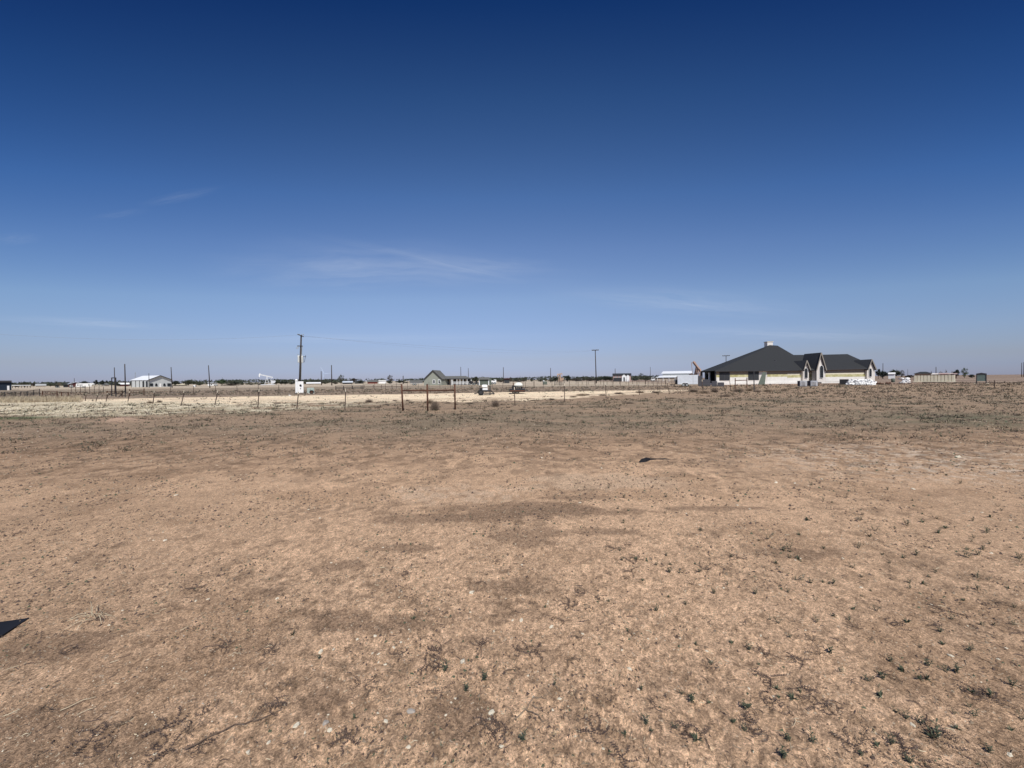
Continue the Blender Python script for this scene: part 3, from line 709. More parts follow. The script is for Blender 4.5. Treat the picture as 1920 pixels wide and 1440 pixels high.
# ------------------------------------------------------------------ tumbleweeds and bushes
def bush_mesh(seed, n=420, dense=1.0):
    r = random.Random(seed); mb = MB()
    for k in range(n):
        a = r.uniform(0, 2*PI); el = math.asin(r.uniform(.02, 1)); L_ = r.uniform(.55, 1.0); p = Vector((0,0,.03))
        d = Vector((math.cos(a)*math.cos(el), math.sin(a)*math.cos(el), math.sin(el)*.9))
        q = p + d*L_*.5 + Vector((r.uniform(-.1,.1), r.uniform(-.1,.1), r.uniform(-.05,.1)))
        e_ = q + (d + Vector((r.uniform(-.5,.5), r.uniform(-.5,.5), r.uniform(-.4,.4))))*L_*.5
        w = .012*dense; s1 = Vector((r.uniform(-1,1), r.uniform(-1,1), r.uniform(-1,1))).normalized()*w
        mb.add([p-s1, p+s1, q+s1, q-s1, e_], [(0,1,2,3),(3,2,4)])
        for j in range(2):
            f = q.lerp(e_, r.random()) ; g_ = f + Vector((r.uniform(-1,1), r.uniform(-1,1), r.uniform(-.4,1)))*.22
            mb.add([f-s1*.7, f+s1*.7, g_], [(0,1,2)])
    return mb
bm1 = bush_mesh(1).build('tumbleweed', 'twig_grey'); bm2 = bush_mesh(2).build('tumbleweed', 'twig_tan')
first = [True, True]
def bush(px, pyb, wpx, hpx, label, which=0, group=None, name='tumbleweed', cat='tumbleweed', Y=None):
    p = G(px, pyb) if Y is None else Vector((W(px, hz(px), Y).x, Y, 0))
    src = (bm1, bm2)[which]
    if first[which]: o = src; first[which] = False
    else: o = src.copy(); COL.objects.link(o)
    o.name = name; s_ = p.y/F_PX; o.location = (p.x, p.y, gzf(p.x, p.y)-.02); o.scale = (wpx/2*s_, wpx/2*s_, hpx*s_); o.rotation_euler = (0,0,R.uniform(0,6))
    tag(o, label, cat, group)
bush(692, 755, 20, 9, 'dark tumbleweed on the pale yard left of the rusty brace')
bush(815, 769, 26, 24, 'large dense tumbleweed caught behind the middle rusty post')
bush(806, 757, 20, 12, 'smaller tumbleweed just behind the large one at the middle post', 1)
bush(929, 763, 24, 18, 'round loose tumbleweed in front of the equipment trailer')
bush(281, 756, 14, 7, 'left tumbleweed of the pair beside the leaning fence post', 1)
bush(299, 755, 12, 7, 'right, darker tumbleweed of the pair beside the leaning fence post')
bush(740, 752, 13, 4, 'low flat tumbleweed between the rusty brace and the dark one')
bush(764, 752, 11, 4, 'low tumbleweed just right of the left rusty post')
bush(1300, 735, 26, 9, 'brown dry bush in front of the white cargo trailer')
bush(1340, 736, 20, 12, 'tall brown bush in front of the dark block stack')
bush(1320, 738, 26, 8, 'wide brown bush between the trailer and the porch', 1)
bush(1385, 735, 28, 9, 'brown bush at the foot of the small pipe brace')
bush(1405, 733, 20, 8, 'small brown bush at the tall post by the new house', 1)
for k, (a, b, w, h) in enumerate([(1230,737,22,6),(1200,737,24,7),(1160,739,26,5),(1440,734,24,6),(1420,735,18,5),(1470,732,20,4),(880,757,20,4),(725,760,22,5),(840,757,18,4),(1000,752,26,4),(1035,750,20,5),(1075,745,22,5),(1100,741,18,4),(560,757,22,3),(520,757,18,3),(600,757,20,3),(640,757,14,3),(440,756,12,3),(1130,742,20,5),(610,765,16,3),(710,764,18,4),(1520,737,20,3),(1360,744,26,5),(1260,748,26,4),(1180,757,30,4),(980,768,26,4),(1580,738,22,3),(1690,742,18,3),(1760,735,16,3),(1090,742,30,6)]):
    bush(a, b, w, h, 'low dry scrub bush growing along the edge of the plain', k % 2, 'low scrub bushes around the yard', 'scrub_bush', 'bush')

# ------------------------------------------------------------------ wire fence and pipe braces
def post_pts(px0, pyb, px1, pyt):
    b = G(px0, pyb); t = W(px1, pyt, b.y); b.z = gzf(b.x, b.y); return b, t
def wire_fence(name, label, posts, strands=4, r=.018, wire_r=.0034, first_anchor=None, last_anchor=None, tips=True):
    P = [post_pts(*p) for p in posts]; o0 = P[0][0].copy(); e = empty(name, o0, 0, label, 'fence')
    for b, t in P:
        a = b-o0; c = t-o0; d = (c-a); mb = MB()
        u = Vector((1,0,0)); mb.bar(a, c, r*1.1, r*2.2); mb.bar(a+Vector((0,-r,0)), c+Vector((0,-r,0)), r*2.4, r*.7); po = mb.build('post', 'tpost', e)
        if tips: MB().bar(a+d*.86+Vector((0,-r*1.6,0)), c+d*.012+Vector((0,-r*1.6,0)), r*2.2, r*.8).build('post_tip', 'tpost_tip', po)
    Q = list(P)
    if first_anchor: Q = [first_anchor] + Q
    if last_anchor: Q = Q + [last_anchor]
    for k in range(strands):
        f = .25 + .65*k/(strands-1); mb = MB()
        for i in range(len(Q)-1):
            a = Q[i][0].lerp(Q[i][1], f)-o0; c = Q[i+1][0].lerp(Q[i+1][1], f)-o0
            m = a.lerp(c, .5) + Vector((0,0,-.02)); mb.tube(a, m, wire_r, n=3, caps=False); mb.tube(m, c, wire_r, n=3, caps=False)
        mb.build('wire', 'wire', e)
    return e
br = [post_pts(755.5, 770.5, 753, 721), post_pts(802, 771, 801, 721), post_pts(853.5, 768.5, 852.5, 721)]
o0 = br[0][0].copy(); e = empty('pipe_brace', o0, 0, 'rusty pipe corner brace of three posts and two rails in the wire fence', 'fence brace')
for b, t in br:
    pb = MB().tube(b-o0, t-o0, .043, n=12).build('post', 'rust', e, True)
    MB().lathe([(.043, 0), (.047, .004), (.044, .02), (.02, .03)], tuple(t-o0), 12).build('cap', 'rust', pb)
def at_h(p, py): b, t = p; k = (b.z - 0); z = W(0, py, b.y).z; return b.lerp(t, .745)
for i in range(2): MB().tube(br[i][0].lerp(br[i][1], .77)-o0, br[i+1][0].lerp(br[i+1][1], .78)-o0, .034, n=10).build('rail', 'rust', e, True)

wire_fence('wire_fence', 'left run of barbed wire fence on leaning cream tipped posts beside the pale yard',
   [(160,752,162,738),(180,753,184,739),(199,753,202,737),(240,753,243.5,734),(287,757,290,733),(340,760,346,732.5),(403,760,409,732.5),(483.5,764,486.5,730),(557,766,560,735),(647,767.5,648.5,729)], last_anchor=br[0])
wire_fence('wire_fence', 'right run of barbed wire fence from the rusty brace toward the new house',
   [(965.5,761,964.5,726),(1058.5,752,1058,719),(1136.5,747,1135,718),(1199,741,1197,718),(1255,738,1250,715),(1318,736,1316,712),(1370,734,1368,712)], first_anchor=br[2], r=.021)
# second brace and tall posts in front of the new house
bb = [post_pts(1378.5, 731, 1378.5, 709), post_pts(1400.5, 730, 1400.5, 708)]
o0 = bb[0][0].copy(); e = empty('pipe_brace', o0, 0, 'small dark pipe brace with one rail in front of the new house', 'fence brace')
for b, t in bb: MB().tube(b-o0, t-o0, .055, n=8).build('post', 'rust', e)
MB().tube(bb[0][0].lerp(bb[0][1], .8)-o0, bb[1][0].lerp(bb[1][1], .78)-o0, .05, n=8).build('rail', 'rust', e)
def lone_post(a, label, r=.045, m='dark_trim', name='fence_post'):
    b, t = post_pts(*a); mb = MB().tube((0,0,-.05), t-b, r, n=8).ball(t-b, r*1.15, r*1.15, r*.5, 8, 4); o = mb.build(name, m); o.location = b; return tag(o, label, 'post')
lone_post((1414, 734, 1413.5, 696), 'tall thin dark post standing before the right dark window of the new house', .05)
lone_post((1865, 727, 1864.5, 713), 'lone fence post right of the green sign', .035, 'tpost')
# far wire fences (thin posts, some pale)
def far_fence(label, p0, p1, n, Y0, Y1, h, r=.035, strands=3, name='wire_fence', m='tpost', tips=False):
    a = Vector((W(p0, hz(p0), Y0).x, Y0, 0)); b = Vector((W(p1, hz(p1), Y1).x, Y1, 0)); e = empty(name, a, 0, label, 'fence')
    for k in range(n):
        p = a.lerp(b, k/(n-1)) - a; hh = h*R.uniform(.93, 1.07); MB().tube(p, p+Vector((R.uniform(-.05,.05), 0, hh)), r, n=5).build('post', m, e)
        if tips: MB().box(p.x-.045, p.x+.045, -.045, .045, hh, hh+.14).build('post_tip', 'tpost_tip', e)
    for s_ in range(strands):
        z = h*(.3 + .62*s_/(max(1, strands-1))); MB().tube(Vector((0,0,z)), b-a+Vector((0,0,z)), .008, n=3).build('wire', 'wire', e)
far_fence('fence of pale tipped posts behind the low pipe gate at left', 133, 194, 8, 58, 58, 1.25, .03, tips=True)
far_fence('grey wire fence crossing the field just beyond the pale yard at left', 320, 560, 7, 52, 56, 1.2, .03)
far_fence('wire fence beyond the pale yard between the gate brace and the green house', 660, 1000, 18, 72, 76, 1.25, .03)
far_fence('long wire fence behind the round white tank running to the right', 985, 1240, 17, 68, 72, 1.3, .035)
far_fence('faint wire fence before the row of farm houses right of the tall pole', 1080, 1260, 16, 105, 100, 1.3, .05)
far_fence('wire fence left of the white cargo trailer', 1215, 1264, 4, 58, 62, 1.2, .03)

# pipe fences: far left corral, gate, portal
def rail_fence(label, posts, rails, m='rust', r=.045, rr=.03, name='pipe_fence', cat='fence'):
    """posts: (px, base py, top py); rails: fractions of height"""
    P = [post_pts(a, b, a, c) for a, b, c in posts]; o0 = P[0][0].copy(); e = empty(name, o0, 0, label, cat)
    for b, t in P: MB().tube(b-o0, t-o0, r, n=7).build('post', m, e)
    for f in rails: MB().path([p[0].lerp(p[1], f)-o0 for p in P], rr, 6).build('rail', m, e)
    return e
rail_fence('dark rusty pipe fence at the far left in front of the navy building', [(-30,747,736),(9,747,734.5),(28,745,734),(39,745,734),(51,744,733.5),(63,743,731),(74.5,744,729)], [.25, .45, .65, .85, .98], 'black_steel', .035, .022)
rail_fence('low rusty pipe gate between two posts left of the wire fence', [(79.5,746,733),(107,745,733)], [.55, .9], name='pipe_gate', cat='gate')
e = rail_fence('rusty diagonal pipe brace beside the low pipe gate', [(115.5,747,735),(128,746,735)], [.9], name='pipe_brace', cat='fence brace')
rail_fence('rusty pipe rails under the tall portal at left', [(201,746,733),(229,744,732)], [.55, .9])
DIAG = post_pts(222,745,222,744); DG2 = post_pts(235,745,235,732); e = empty('pipe_brace', DIAG[0].copy(), 0, 'dark diagonal pipe brace right of the tall portal', 'fence brace')
MB().tube((0,0,0), DG2[1]-DIAG[0], .035, n=7).build('brace_bar', 'black_steel', e); MB().tube(DG2[0]-DIAG[0], DG2[1]-DIAG[0], .035, n=7).build('post', 'black_steel', e)
rail_fence('rusty pipe rails right of the tall portal below the metal building', [(243,743,729.5),(270,742,728)], [.45, .75])
P = [post_pts(209.5, 743, 209.5, 708.5), post_pts(217.5, 744, 217, 708.5)]; o0 = P[0][0].copy()
e = empty('gate_portal', o0, 0, 'tall narrow pipe portal with a crossbar beside the left poles', 'portal')
for b, t in P: MB().tube(b-o0, t-o0, .05, n=8).build('post', 'black_steel', e)
MB().tube(P[0][1]-o0, P[1][1]-o0, .06, n=8).build('crossbar', 'black_steel', e)
rail_fence('dark pipe corral panel left of the two fence gates near the red barn', [(629.5,731,723.5),(644,731,723),(661,730,723),(677,730,723),(680.5,730,723)], [.3, .6, .95], 'black_steel', .06, .045)
rail_fence('pipe corral fence running toward the rusty brace below the red barn', [(683,728,721.5),(700,728,721.5),(715,728,721.5),(735,728,721.5),(752,728,721)], [.5, .95], 'tpost', .05, .04)
rail_fence('grey pipe gate panel in the field right of the green bin', [(1040,723,714),(1049,723,714),(1058,723,713.5)], [.2, .45, .7, .95], 'black_steel', .05, .045)

# ------------------------------------------------------------------ utility poles
def pole(px, pyt, Y, label, r=.14, arm=None, group=None, lean=0, name='utility_pole', cat='utility pole', m='pole_wood', arm_drop=.4):
    f = Fr(name, label, cat, px, Y, group); h = f.z(pyt, px+lean)
    MB().tube((0,0,-.1), (f.x(px+lean), 0, h), r, r*.68, 8).build('pole_shaft', m, f.root, True)
    if arm:
        xc = f.x(px+lean); a = arm*f.fx
        MB().box(xc-a/2, xc+a/2, -r-.12, -r+.01, h-arm_drop-.12, h-arm_drop+.12).build('crossarm', m, f.root)
        mb = MB()
        for k in (-.46, -.2, .2, .46): mb.lathe([(.05,0),(.08,.06),(.05,.12),(.07,.18),(.03,.24)], (xc+a*k, -r-.05, h-arm_drop+.12), 6)
        mb.build('insulators', 'grey_steel', f.root)
    return f, h
pole(215.5, 689, 62, 'left of the two bare poles by the tall pipe portal', .07, lean=-.5)
pole(235, 682.5, 60, 'taller of the two bare poles by the tall pipe portal', .09, lean=-.3)
pole(322.5, 688.5, 130, 'bare pole at the right corner of the grey metal building', .15, lean=-1.2)
pole(279.5, 700, 140, 'short bare pole in front of the gable of the grey metal building', .11)
pole(393.5, 685, 120, 'leaning bare pole beside the small white shed', .15, lean=-2)
pole(602.5, 696, 170, 'short pole standing left of the wind turbine', .2)
pole(622, 684.5, 150, 'tall thin pole right of the wind turbine', .22)
pole(756, 704.5, 190, 'short dark pole left of the green gabled house', .26)
pole(864.5, 688, 150, 'left thin pole behind the porch of the green gabled house', .14, lean=-.4)
pole(878.5, 690.5, 165, 'right thin pole behind the porch of the green gabled house', .14, lean=-.3)
pole(944, 688.5, 170, 'thin pole between the green shed and the white tank', .18)
pole(1032.5, 690, 180, 'thin pole left of the tan pumpjack', .18)
pole(1153.5, 691, 220, 'short pole above the roof of the white gabled farmhouse', .2)
pole(1219.5, 688, 230, 'thin mast left of the long white barn', .14)
pole(1655.5, 681, 210, 'pole behind the trees just right of the new house', .17)
pole(1755, 688, 230, 'short pole above the cream dumpster', .2)
pole(1915.5, 680, 220, 'left of the two thin poles at the far right edge', .14)
pole(1919, 679, 225, 'right of the two thin poles at the far right edge', .14)
pole(971, 706, 300, 'left of two short masts above the round white tank', .16)
pole(975.5, 705, 300, 'right of two short masts above the round white tank', .16)
pole(139.5, 709, 260, 'thin stack standing on the roofline behind the maroon barn', .16)
pole(103.5, 714, 260, 'short thin pole left of the maroon barn', .2)
pole(417, 707.5, 260, 'short flagpole behind the rounded green tree', .1)
pole(1702, 692, 330, 'distant thin pole between the trees and the dumpster', .12)
pole(1118, 656, 127, 'tall pole with a single crossarm in the middle of the photo', .19, arm=13, lean=-1.5, arm_drop=.12)
pole(1361.5, 666.5, 150, 'pole with a wide crossarm rising behind the roof of the new house', .16, arm=14, arm_drop=.15)
# lattice mast by the metal building
f = Fr('radio_mast', 'thin lattice mast behind the grey metal building', 'mast', 254, 230); h = f.z(698); mb = MB()
for a in ((-.5,0),(.5,0),(0,.6)): mb.tube((a[0],a[1],0), (a[0]*.3,a[1]*.3,h), .05, n=4)
for k in range(12):
    z = h*k/12; w = .5*(1-.7*k/12); mb.tube((-w,0,z), (w,0,z+h/12), .035, n=3)
mb.build('lattice', 'grey_steel', f.root)
# near pole with transformers
f = Fr('utility_pole', 'near utility pole carrying two grey transformers above the white meter box', 'utility pole', 561, 53)
h = f.z(628); xt = f.x(566.3)
def px_at(z): return xt*z/h
MB().tube((0,0,-.1), (xt,0,h), .15, .10, 12).build('pole_shaft', 'pole_wood', f.root, True)
z1 = f.z(630.5); z2 = f.z(649)
a1 = MB().bar((f.x(559.5), -.16, f.z(627.5)+.02), (f.x(571), -.16, f.z(631.3)), .11, .11).build('crossarm', 'pole_wood', f.root)
a2 = MB().bar((f.x(558.5), -.16, z2), (f.x(569), -.16, z2), .11, .12).build('crossarm', 'pole_wood', f.root)
mb = MB()
for p_ in (559.8, 563, 567.5, 570.5): mb.lathe([(.03,0),(.055,.04),(.03,.08),(.05,.12),(.02,.17)], (f.x(p_), -.16, f.z(628.4)+.0), 8)
mb.build('insulators', 'grey_steel', a1)
for p_ in (558.4, 560.8, 568.6):
    MB().tube((f.x(p_), -.2, z2-.05), (f.x(p_)-.1, -.25, z2-.42), .035, n=7).build('fuse_cutout', 'grey_steel', a2)
for x0, x1, top, bot in ((558.8, 562.6, 666.8, 680), (565.6, 569.6, 667, 680.2)):
    xc = (f.x(x0)+f.x(x1))/2; rr_ = (f.x(x1)-f.x(x0))/2; zb = f.z(bot); zt = f.z(top)
    t = MB().lathe([(rr_*.9,0),(rr_,.03),(rr_,zt-zb-.12),(rr_*1.05,zt-zb-.1),(rr_*1.05,zt-zb-.05),(rr_*.6,zt-zb)], (xc, -.12, zb), 16).build('transformer_tank', 'transformer', f.root, True)
    MB().lathe([(.035,0),(.06,.04),(.035,.08),(.055,.12),(.03,.2)], (xc-.08, -.12, zt), 8).build('bushing', 'grey_steel', t)
    MB().bar((xc, .0, zt-.3), (px_at(zt-.3), 0, zt-.3), .08, .08).build('bracket', 'black_steel', t)
MB().bar((f.x(571.3), -.1, f.z(679.5)), (f.x(574), -.1, f.z(666)), .05, .05).build('fuse_bar', 'black_steel', f.root)
MB().bar((f.x(569), -.1, f.z(668.3)), (f.x(574.8), -.1, f.z(668.8)), .06, .06).build('fuse_arm', 'black_steel', f.root)
MB().tube((px_at(2.2)+.15, -.12, 1.9), (px_at(7)+.12, -.1, 6.4), .03, n=6).build('conduit', 'grey_steel', f.root)
POLE_TOP = f.root.matrix_basis.to_translation() + Vector((xt, 0, h))
# power lines
def line(a, b, sag, r, label):
    a = Vector(a); b = Vector(b); mb = MB(); N = 14; ps = []
    for k in range(N+1):
        t = k/N; p = (b-a)*t; p.z -= sag*4*t*(1-t); ps.append(p)
    mb.path(ps, r, 4); o = mb.build('power_line', 'wire'); o.location = a; tag(o, label, 'power line')
pA = W(566, 629, 53); pB = W(1116.5, 657, 127)
line(W(570, 630.5, 53), W(1121, 657, 127), 1.0, .012, 'upper power line from the transformer pole to the middle pole')
line(W(560, 628.5, 53), W(1112, 657.5, 127), 1.6, .008, 'lower power line from the transformer pole to the middle pole')
line(W(560, 628, 53), W(-260, 605, 40), 1.2, .009, 'power line running left from the transformer pole')

# ------------------------------------------------------------------ things in the yard
f = Fr('meter_box', 'white electric meter cabinet with a round cap at the foot of the utility pole', 'meter box', 561, 52.2); s_ = f.fz
MB().bbox(f.x(558.5), f.x(569), -.32, .0, f.z(736.8), f.z(715.2), .02).build('cabinet', 'white_bright', f.root)
MB().bbox(f.x(553.6), f.x(558.3), -.25, .0, f.z(737.2), f.z(714.8), .02).build('side_panel', 'white_paint', f.root)
m_ = MB().lathe([(.02,0),(.16,.02),(.19,.10),(.17,.20),(.08,.28)], (f.x(556), -.12, f.z(714.8)), 16).build('round_cap', 'white_bright', f.root, True)
g_ = MB().lathe([(.0001,0),(.13,.0),(.13,.06),(.10,.1),(.0001,.11)], (f.x(563.6), -.33, f.z(722)), 14, 'Y'); 
g_ = MB(); 
for k, (dz, rr_) in enumerate(((0,.14),)):
    g_.tube((f.x(563.3), -.32, f.z(722.5)), (f.x(563.3), -.42, f.z(722.5)), .14, .12, 14)
g_.build('meter', 'black_steel', f.root)
MB().box(f.x(562.7), f.x(563.9), -.36, -.322, f.z(729.5), f.z(727.5)).build('latch', 'black_steel', f.root)
mb = MB(); mb.tube((f.x(558),-.1,0), (f.x(558),-.1,f.z(736)), .05, n=8); mb.tube((f.x(566),-.1,0), (f.x(566),-.1,f.z(736)), .05, n=8)
mb.build('support_posts', 'grey_steel', f.root)
f = Fr('transformer_cabinet', 'pale green pad mounted cabinet right of the utility pole', 'transformer cabinet', 582, 50)
MB().bbox(f.x(575.3), f.x(589), -.1, .8, .06, f.z(727.2), .04).build('cabinet', 'pad_green', f.root)
MB().box(f.x(574.6), f.x(589.6), -.25, .95, -.02, .06).build('pad', 'foam_white', f.root)
MB().box(f.x(581.2), f.x(581.7), -.112, -.098, .1, f.z(728.5)).build('door_seam', 'dark_trim', f.root)
f = Fr('tire', 'dark round tire leaning against the pale green cabinet', 'tire', 584, 49.3)
mb = MB(); prof = [(.30,-.10),(.36,-.11),(.42,-.07),(.44,0),(.42,.07),(.36,.11),(.30,.10),(.26,.06),(.26,-.06)]
n = 20; vs = []; fs = []
for i in range(n):
    t = 2*PI*i/n
    for r_, y_ in prof: vs.append((r_*math.cos(t)*.62, y_, .24 + r_*math.sin(t)*.55))
k = len(prof)
for i in range(n):
    for j in range(k): fs.append((i*k+j, i*k+(j+1)%k, ((i+1)%n)*k+(j+1)%k, ((i+1)%n)*k+j))
mb.add(vs, fs); mb.build('tread', 'rubber', f.root, True); MB().lathe([(.05,-.04),(.16,-.03),(.16,.03),(.05,.04)], (0,0,.24), 16, 'Y').build('rim', 'rust', f.root)
f = Fr('marker_pipe', 'white plastic pipe leaning out of the pale yard left of the meter cabinet', 'pipe', 543, 43)
MB().tube((f.x(545.5),0,0), (f.x(541),0,f.z(741)), .05, n=10).build('pipe_barrel', 'white_paint', f.root, True)

# equipment trailer
def wheel(mbn, parent, x, y, z, r, w, rim='grey_steel'):
    t = MB(); t.lathe([(r*.62,-w/2),(r*.92,-w/2),(r,-w*.3),(r,w*.3),(r*.92,w/2),(r*.62,w/2)], (x, y, z), 20, 'Y'); o = t.build('wheel', 'rubber', parent)
    MB().lathe([(r*.3,-w/2-.02),(r*.6,-w/2-.012),(r*.6,-w/2+.03),(r*.3,-w/2+.02)], (x, y, z), 16, 'Y').build('rim', rim, o)
    return o
f = Fr('equipment_trailer', 'small black wheeled trailer with a long low tongue and dark uprights in the pale yard', 'trailer', 908, 39)
MB().box(f.x(898), f.x(920), -.5, .7, .42, .55).build('frame', 'black_steel', f.root)
mb = MB(); mb.bar((f.x(920),.1,.45), (f.x(927),.1,.12), .1, .1); mb.bar((f.x(889),0,.16), (f.x(899),0,.3), .1, .1); mb.box(f.x(899), f.x(926), -.45, -.3, .10, .2); mb.build('tongue', 'black_steel', f.root)
for y_ in (-.75, .75): wheel('wheel', f.root, f.x(901.5), y_, .30, .30, .2, 'black_steel')
MB().box(f.x(904.5), f.x(906.5), -.5, -.4, 0, .42).build('jack_leg', 'white_paint', f.root)
mb = MB()
for p_ in (917.2, 919.6): mb.box(f.x(p_)-.03, f.x(p_)+.03, -.05, .05, 0, f.z(723.5))
mb.box(f.x(898), f.x(921), -.03, .03, f.z(724.6), f.z(723.8)); mb.box(f.x(899), f.x(900), -.03, .03, .4, f.z(724))
mb.build('uprights', 'black_steel', f.root)
MB().box(f.x(900), f.x(904.5), -.3, .3, .55, f.z(727.5)).build('control_panel', 'black_steel', f.root)
MB().bbox(f.x(904.4), f.x(914.2), -.42, .45, .55, f.z(726.5), .04).build('lower_housing', 'white_paint', f.root)
MB().bbox(f.x(903.3), f.x(913.8), -.5, .5, f.z(725.6), f.z(721.4), .07).build('hood', 'white_bright', f.root)
# skid trailer with tank
f = Fr('flatbed_trailer', 'low black flatbed trailer under the round white tank', 'trailer', 970, 42)
MB().box(f.x(955), f.x(984), -1.0, 1.0, .22, .56).build('deck', 'black_steel', f.root)
MB().box(f.x(956), f.x(983.5), -1.05, -1.0, .30, .42).build('side_rail', 'rust', f.root)
for x_ in (964, 969.5):
    for y_ in (-.75, .75): wheel('wheel', f.root, f.x(x_), y_, .26, .26, .2)
MB().bar((f.x(984),0,.4), (f.x(990),0,.38), .1, .1).build('tongue', 'black_steel', f.root)
f = Fr('water_tank', 'round white plastic tank standing on the black flatbed trailer', 'tank', 972, 42)
r_ = f.x(980)-f.x(972); zt = f.z(717); zb = .60
MB().lathe([(r_*.72,.14),(r_*.95,.24),(r_,.4),(r_,zt-zb-.4),(r_*.93,zt-zb-.18),(r_*.7,zt-zb-.06),(r_*.2,zt-zb)], (0,0,zb), 24).build('tank_shell', 'tank_white', f.root, True)
MB().lathe([(.12,0),(.12,.05),(.02,.06)], (0,0,zt-.02), 12).build('lid', 'grey_steel', f.root)
mb = MB()
for k in range(6):
    a = k*PI/3+.3; mb.box(r_*.8*math.cos(a)-.05, r_*.8*math.cos(a)+.05, r_*.8*math.sin(a)-.05, r_*.8*math.sin(a)+.05, .57, .57+.32)
mb.build('cradle', 'black_steel', f.root)
f = Fr('pump_engine', 'small dark pump beside the white tank on the flatbed trailer', 'pump', 964, 42)
MB().bbox(-.25,.2,-.3,.3,.57,.95,.04).build('engine_block', 'black_steel', f.root); MB().tube((-.1,0,.95),(-.1,0,1.25),.05,n=8).build('exhaust', 'rust', f.root)
# green bin
f = Fr('green_bin', 'small dark green bin alone in the field right of the white tank', 'bin', 1021.7, 105)
MB().bbox(f.x(1017.6), f.x(1025.8), -.5, .7, .12, f.z(715), .05).build('bin_body', 'shed_green', f.root)
MB().ball((f.x(1019.2), 0, f.z(714.6)), .28, .28, .2, 10, 6).build('white_cap', 'white_paint', f.root)

# cargo trailer
f = Fr('cargo_trailer', 'white enclosed cargo trailer with two axles parked left of the new house', 'trailer', 1287, 67)
x0, x1 = f.x(1270.5), f.x(1308); zt = f.z(703.2); zb = .42
prof = [(x0, zb), (x0, zt-.18), (x0+.06, zt-.06), (x0+.2, zt), (x1-.1, zt), (x1, zt-.08), (x1, zb)]
MB().prism([(p[0], -.95, p[1]) for p in prof], (0, 1.9, 0)).build('trailer_body', 'white_metal', f.root)
nose = MB(); xn = f.x(1265.6)
nose.add([(x0+.005,-.94,.42),(xn,0,.42),(x0+.005,.94,.42),(x0+.005,-.94,zt-.25),(xn,0,zt-.45),(x0+.005,.94,zt-.25),(x0+.12,-.7,zt-.02),(x0+.12,.7,zt-.02)],
         [(0,1,4,3),(1,2,5,4),(3,4,6),(4,5,7),(4,7,6),(2,1,0)]).build('nose', 'cream', f.root)
g2 = MB().add([(x0-.012,-.94,.44),(xn-.02,-.02,.44),(xn-.02,-.02,1.25),(x0-.012,-.94,1.25),(x0-.05,.9,.44),(x0-.05,.9,1.25)], [(0,1,2,3),(1,4,5,2)]).build('stone_guard', 'black', f.root)
MB().box(f.x(1299), f.x(1299.4), -.96, -.948, .5, zt-.12).build('door_seam', 'grey_steel', f.root)
MB().box(x0+.02, x1-.02, -.965, -.945, zb, zb+.06).build('lower_trim', 'grey_steel', f.root)
for i, p_ in enumerate((1281.3, 1288)):
    for y_ in (-.9, .9): wheel('wheel', f.root, f.x(p_), y_, .33, .33, .2)
mb = MB(); xa, xb = f.x(1277.3), f.x(1292.2); pts = [(xa,-1.0,.42),(xa+.14,-1.0,.66),(xa+.4,-1.0,.78),(xb-.4,-1.0,.78),(xb-.14,-1.0,.66),(xb,-1.0,.42),(xb-.1,-1.0,.42),(xb-.2,-1.0,.6),(xb-.42,-1.0,.70),(xa+.42,-1.0,.70),(xa+.2,-1.0,.6),(xa+.1,-1.0,.42)]
mb.prism(pts, (0,-.08,0)).build('fender', 'white_paint', f.root)
mb = MB(); mb.bar((xn,0,.4),(xn-.9,0,.38),.1,.1); mb.tube((xn-.6,0,.0),(xn-.6,0,.5),.04,n=6); mb.build('tongue', 'black_steel', f.root)

# dumpster
f = Fr('dumpster', 'long cream roll off dumpster with vertical ribs on the plain at right', 'dumpster', 1751, 80)
x0, x1 = f.x(1715.5), f.x(1786.5); zt = f.z(702.2); 
MB().box(x0, x1, 0, 2.3, .18, zt-.08).build('box_side', 'cream_dark', f.root)
mb = MB(); N = 11
for k in range(N+1):
    xc = x0 + (x1-x0)*k/N; w = .26
    mb.prism([(xc-w,-.002,.3),(xc-w*.72,-.17,.3),(xc+w*.72,-.17,.3),(xc+w,-.002,.3)], (0,0,zt-.42))
mb.build('ribs', 'cream', f.root)
MB().box(x0-.12, x1+.12, -.2, .02, zt-.12, zt+.03).build('top_rail', 'rust', f.root)
MB().box(x0-.35, x1+.35, -.22, .1, .14, .30).build('bottom_rail', 'cream', f.root)
MB().prism([(x0,0,.2),(x0-.28,0,.3),(x0-.1,0,zt-.1),(x0,0,zt-.1)], (0,2.3,0)).build('front_wall', 'cream', f.root)
MB().prism([(x1,0,.2),(x1+.2,0,.3),(x1+.12,0,zt-.1),(x1,0,zt-.1)], (0,2.3,0)).build('tailgate', 'cream', f.root)
MB().box(x0+1, x1-1, -.1, .4, 0, .14).build('skid', 'black_steel', f.root)
for p_ in (1733, 1770): MB().tube((f.x(p_), -.1, .12), (f.x(p_), .3, .12), .13, n=10).build('roller', 'black_steel', f.root)
f = Fr('scrap_pile', 'pale scraps of foam board heaped inside the cream dumpster', 'scrap pile', 1765, 80.6)
mb = MB()
for k in range(14):
    xx = f.x(R.uniform(1740, 1783)); mb.prism([(xx,R.uniform(0,1.4),zt-.2),(xx+R.uniform(.6,1.6),R.uniform(0,1.5),zt-.1+R.uniform(0,.25)),(xx+R.uniform(.2,1),1.0,zt+R.uniform(.0,.28))], (0,0,.05))
mb.build('boards', 'brick_wrap', f.root)

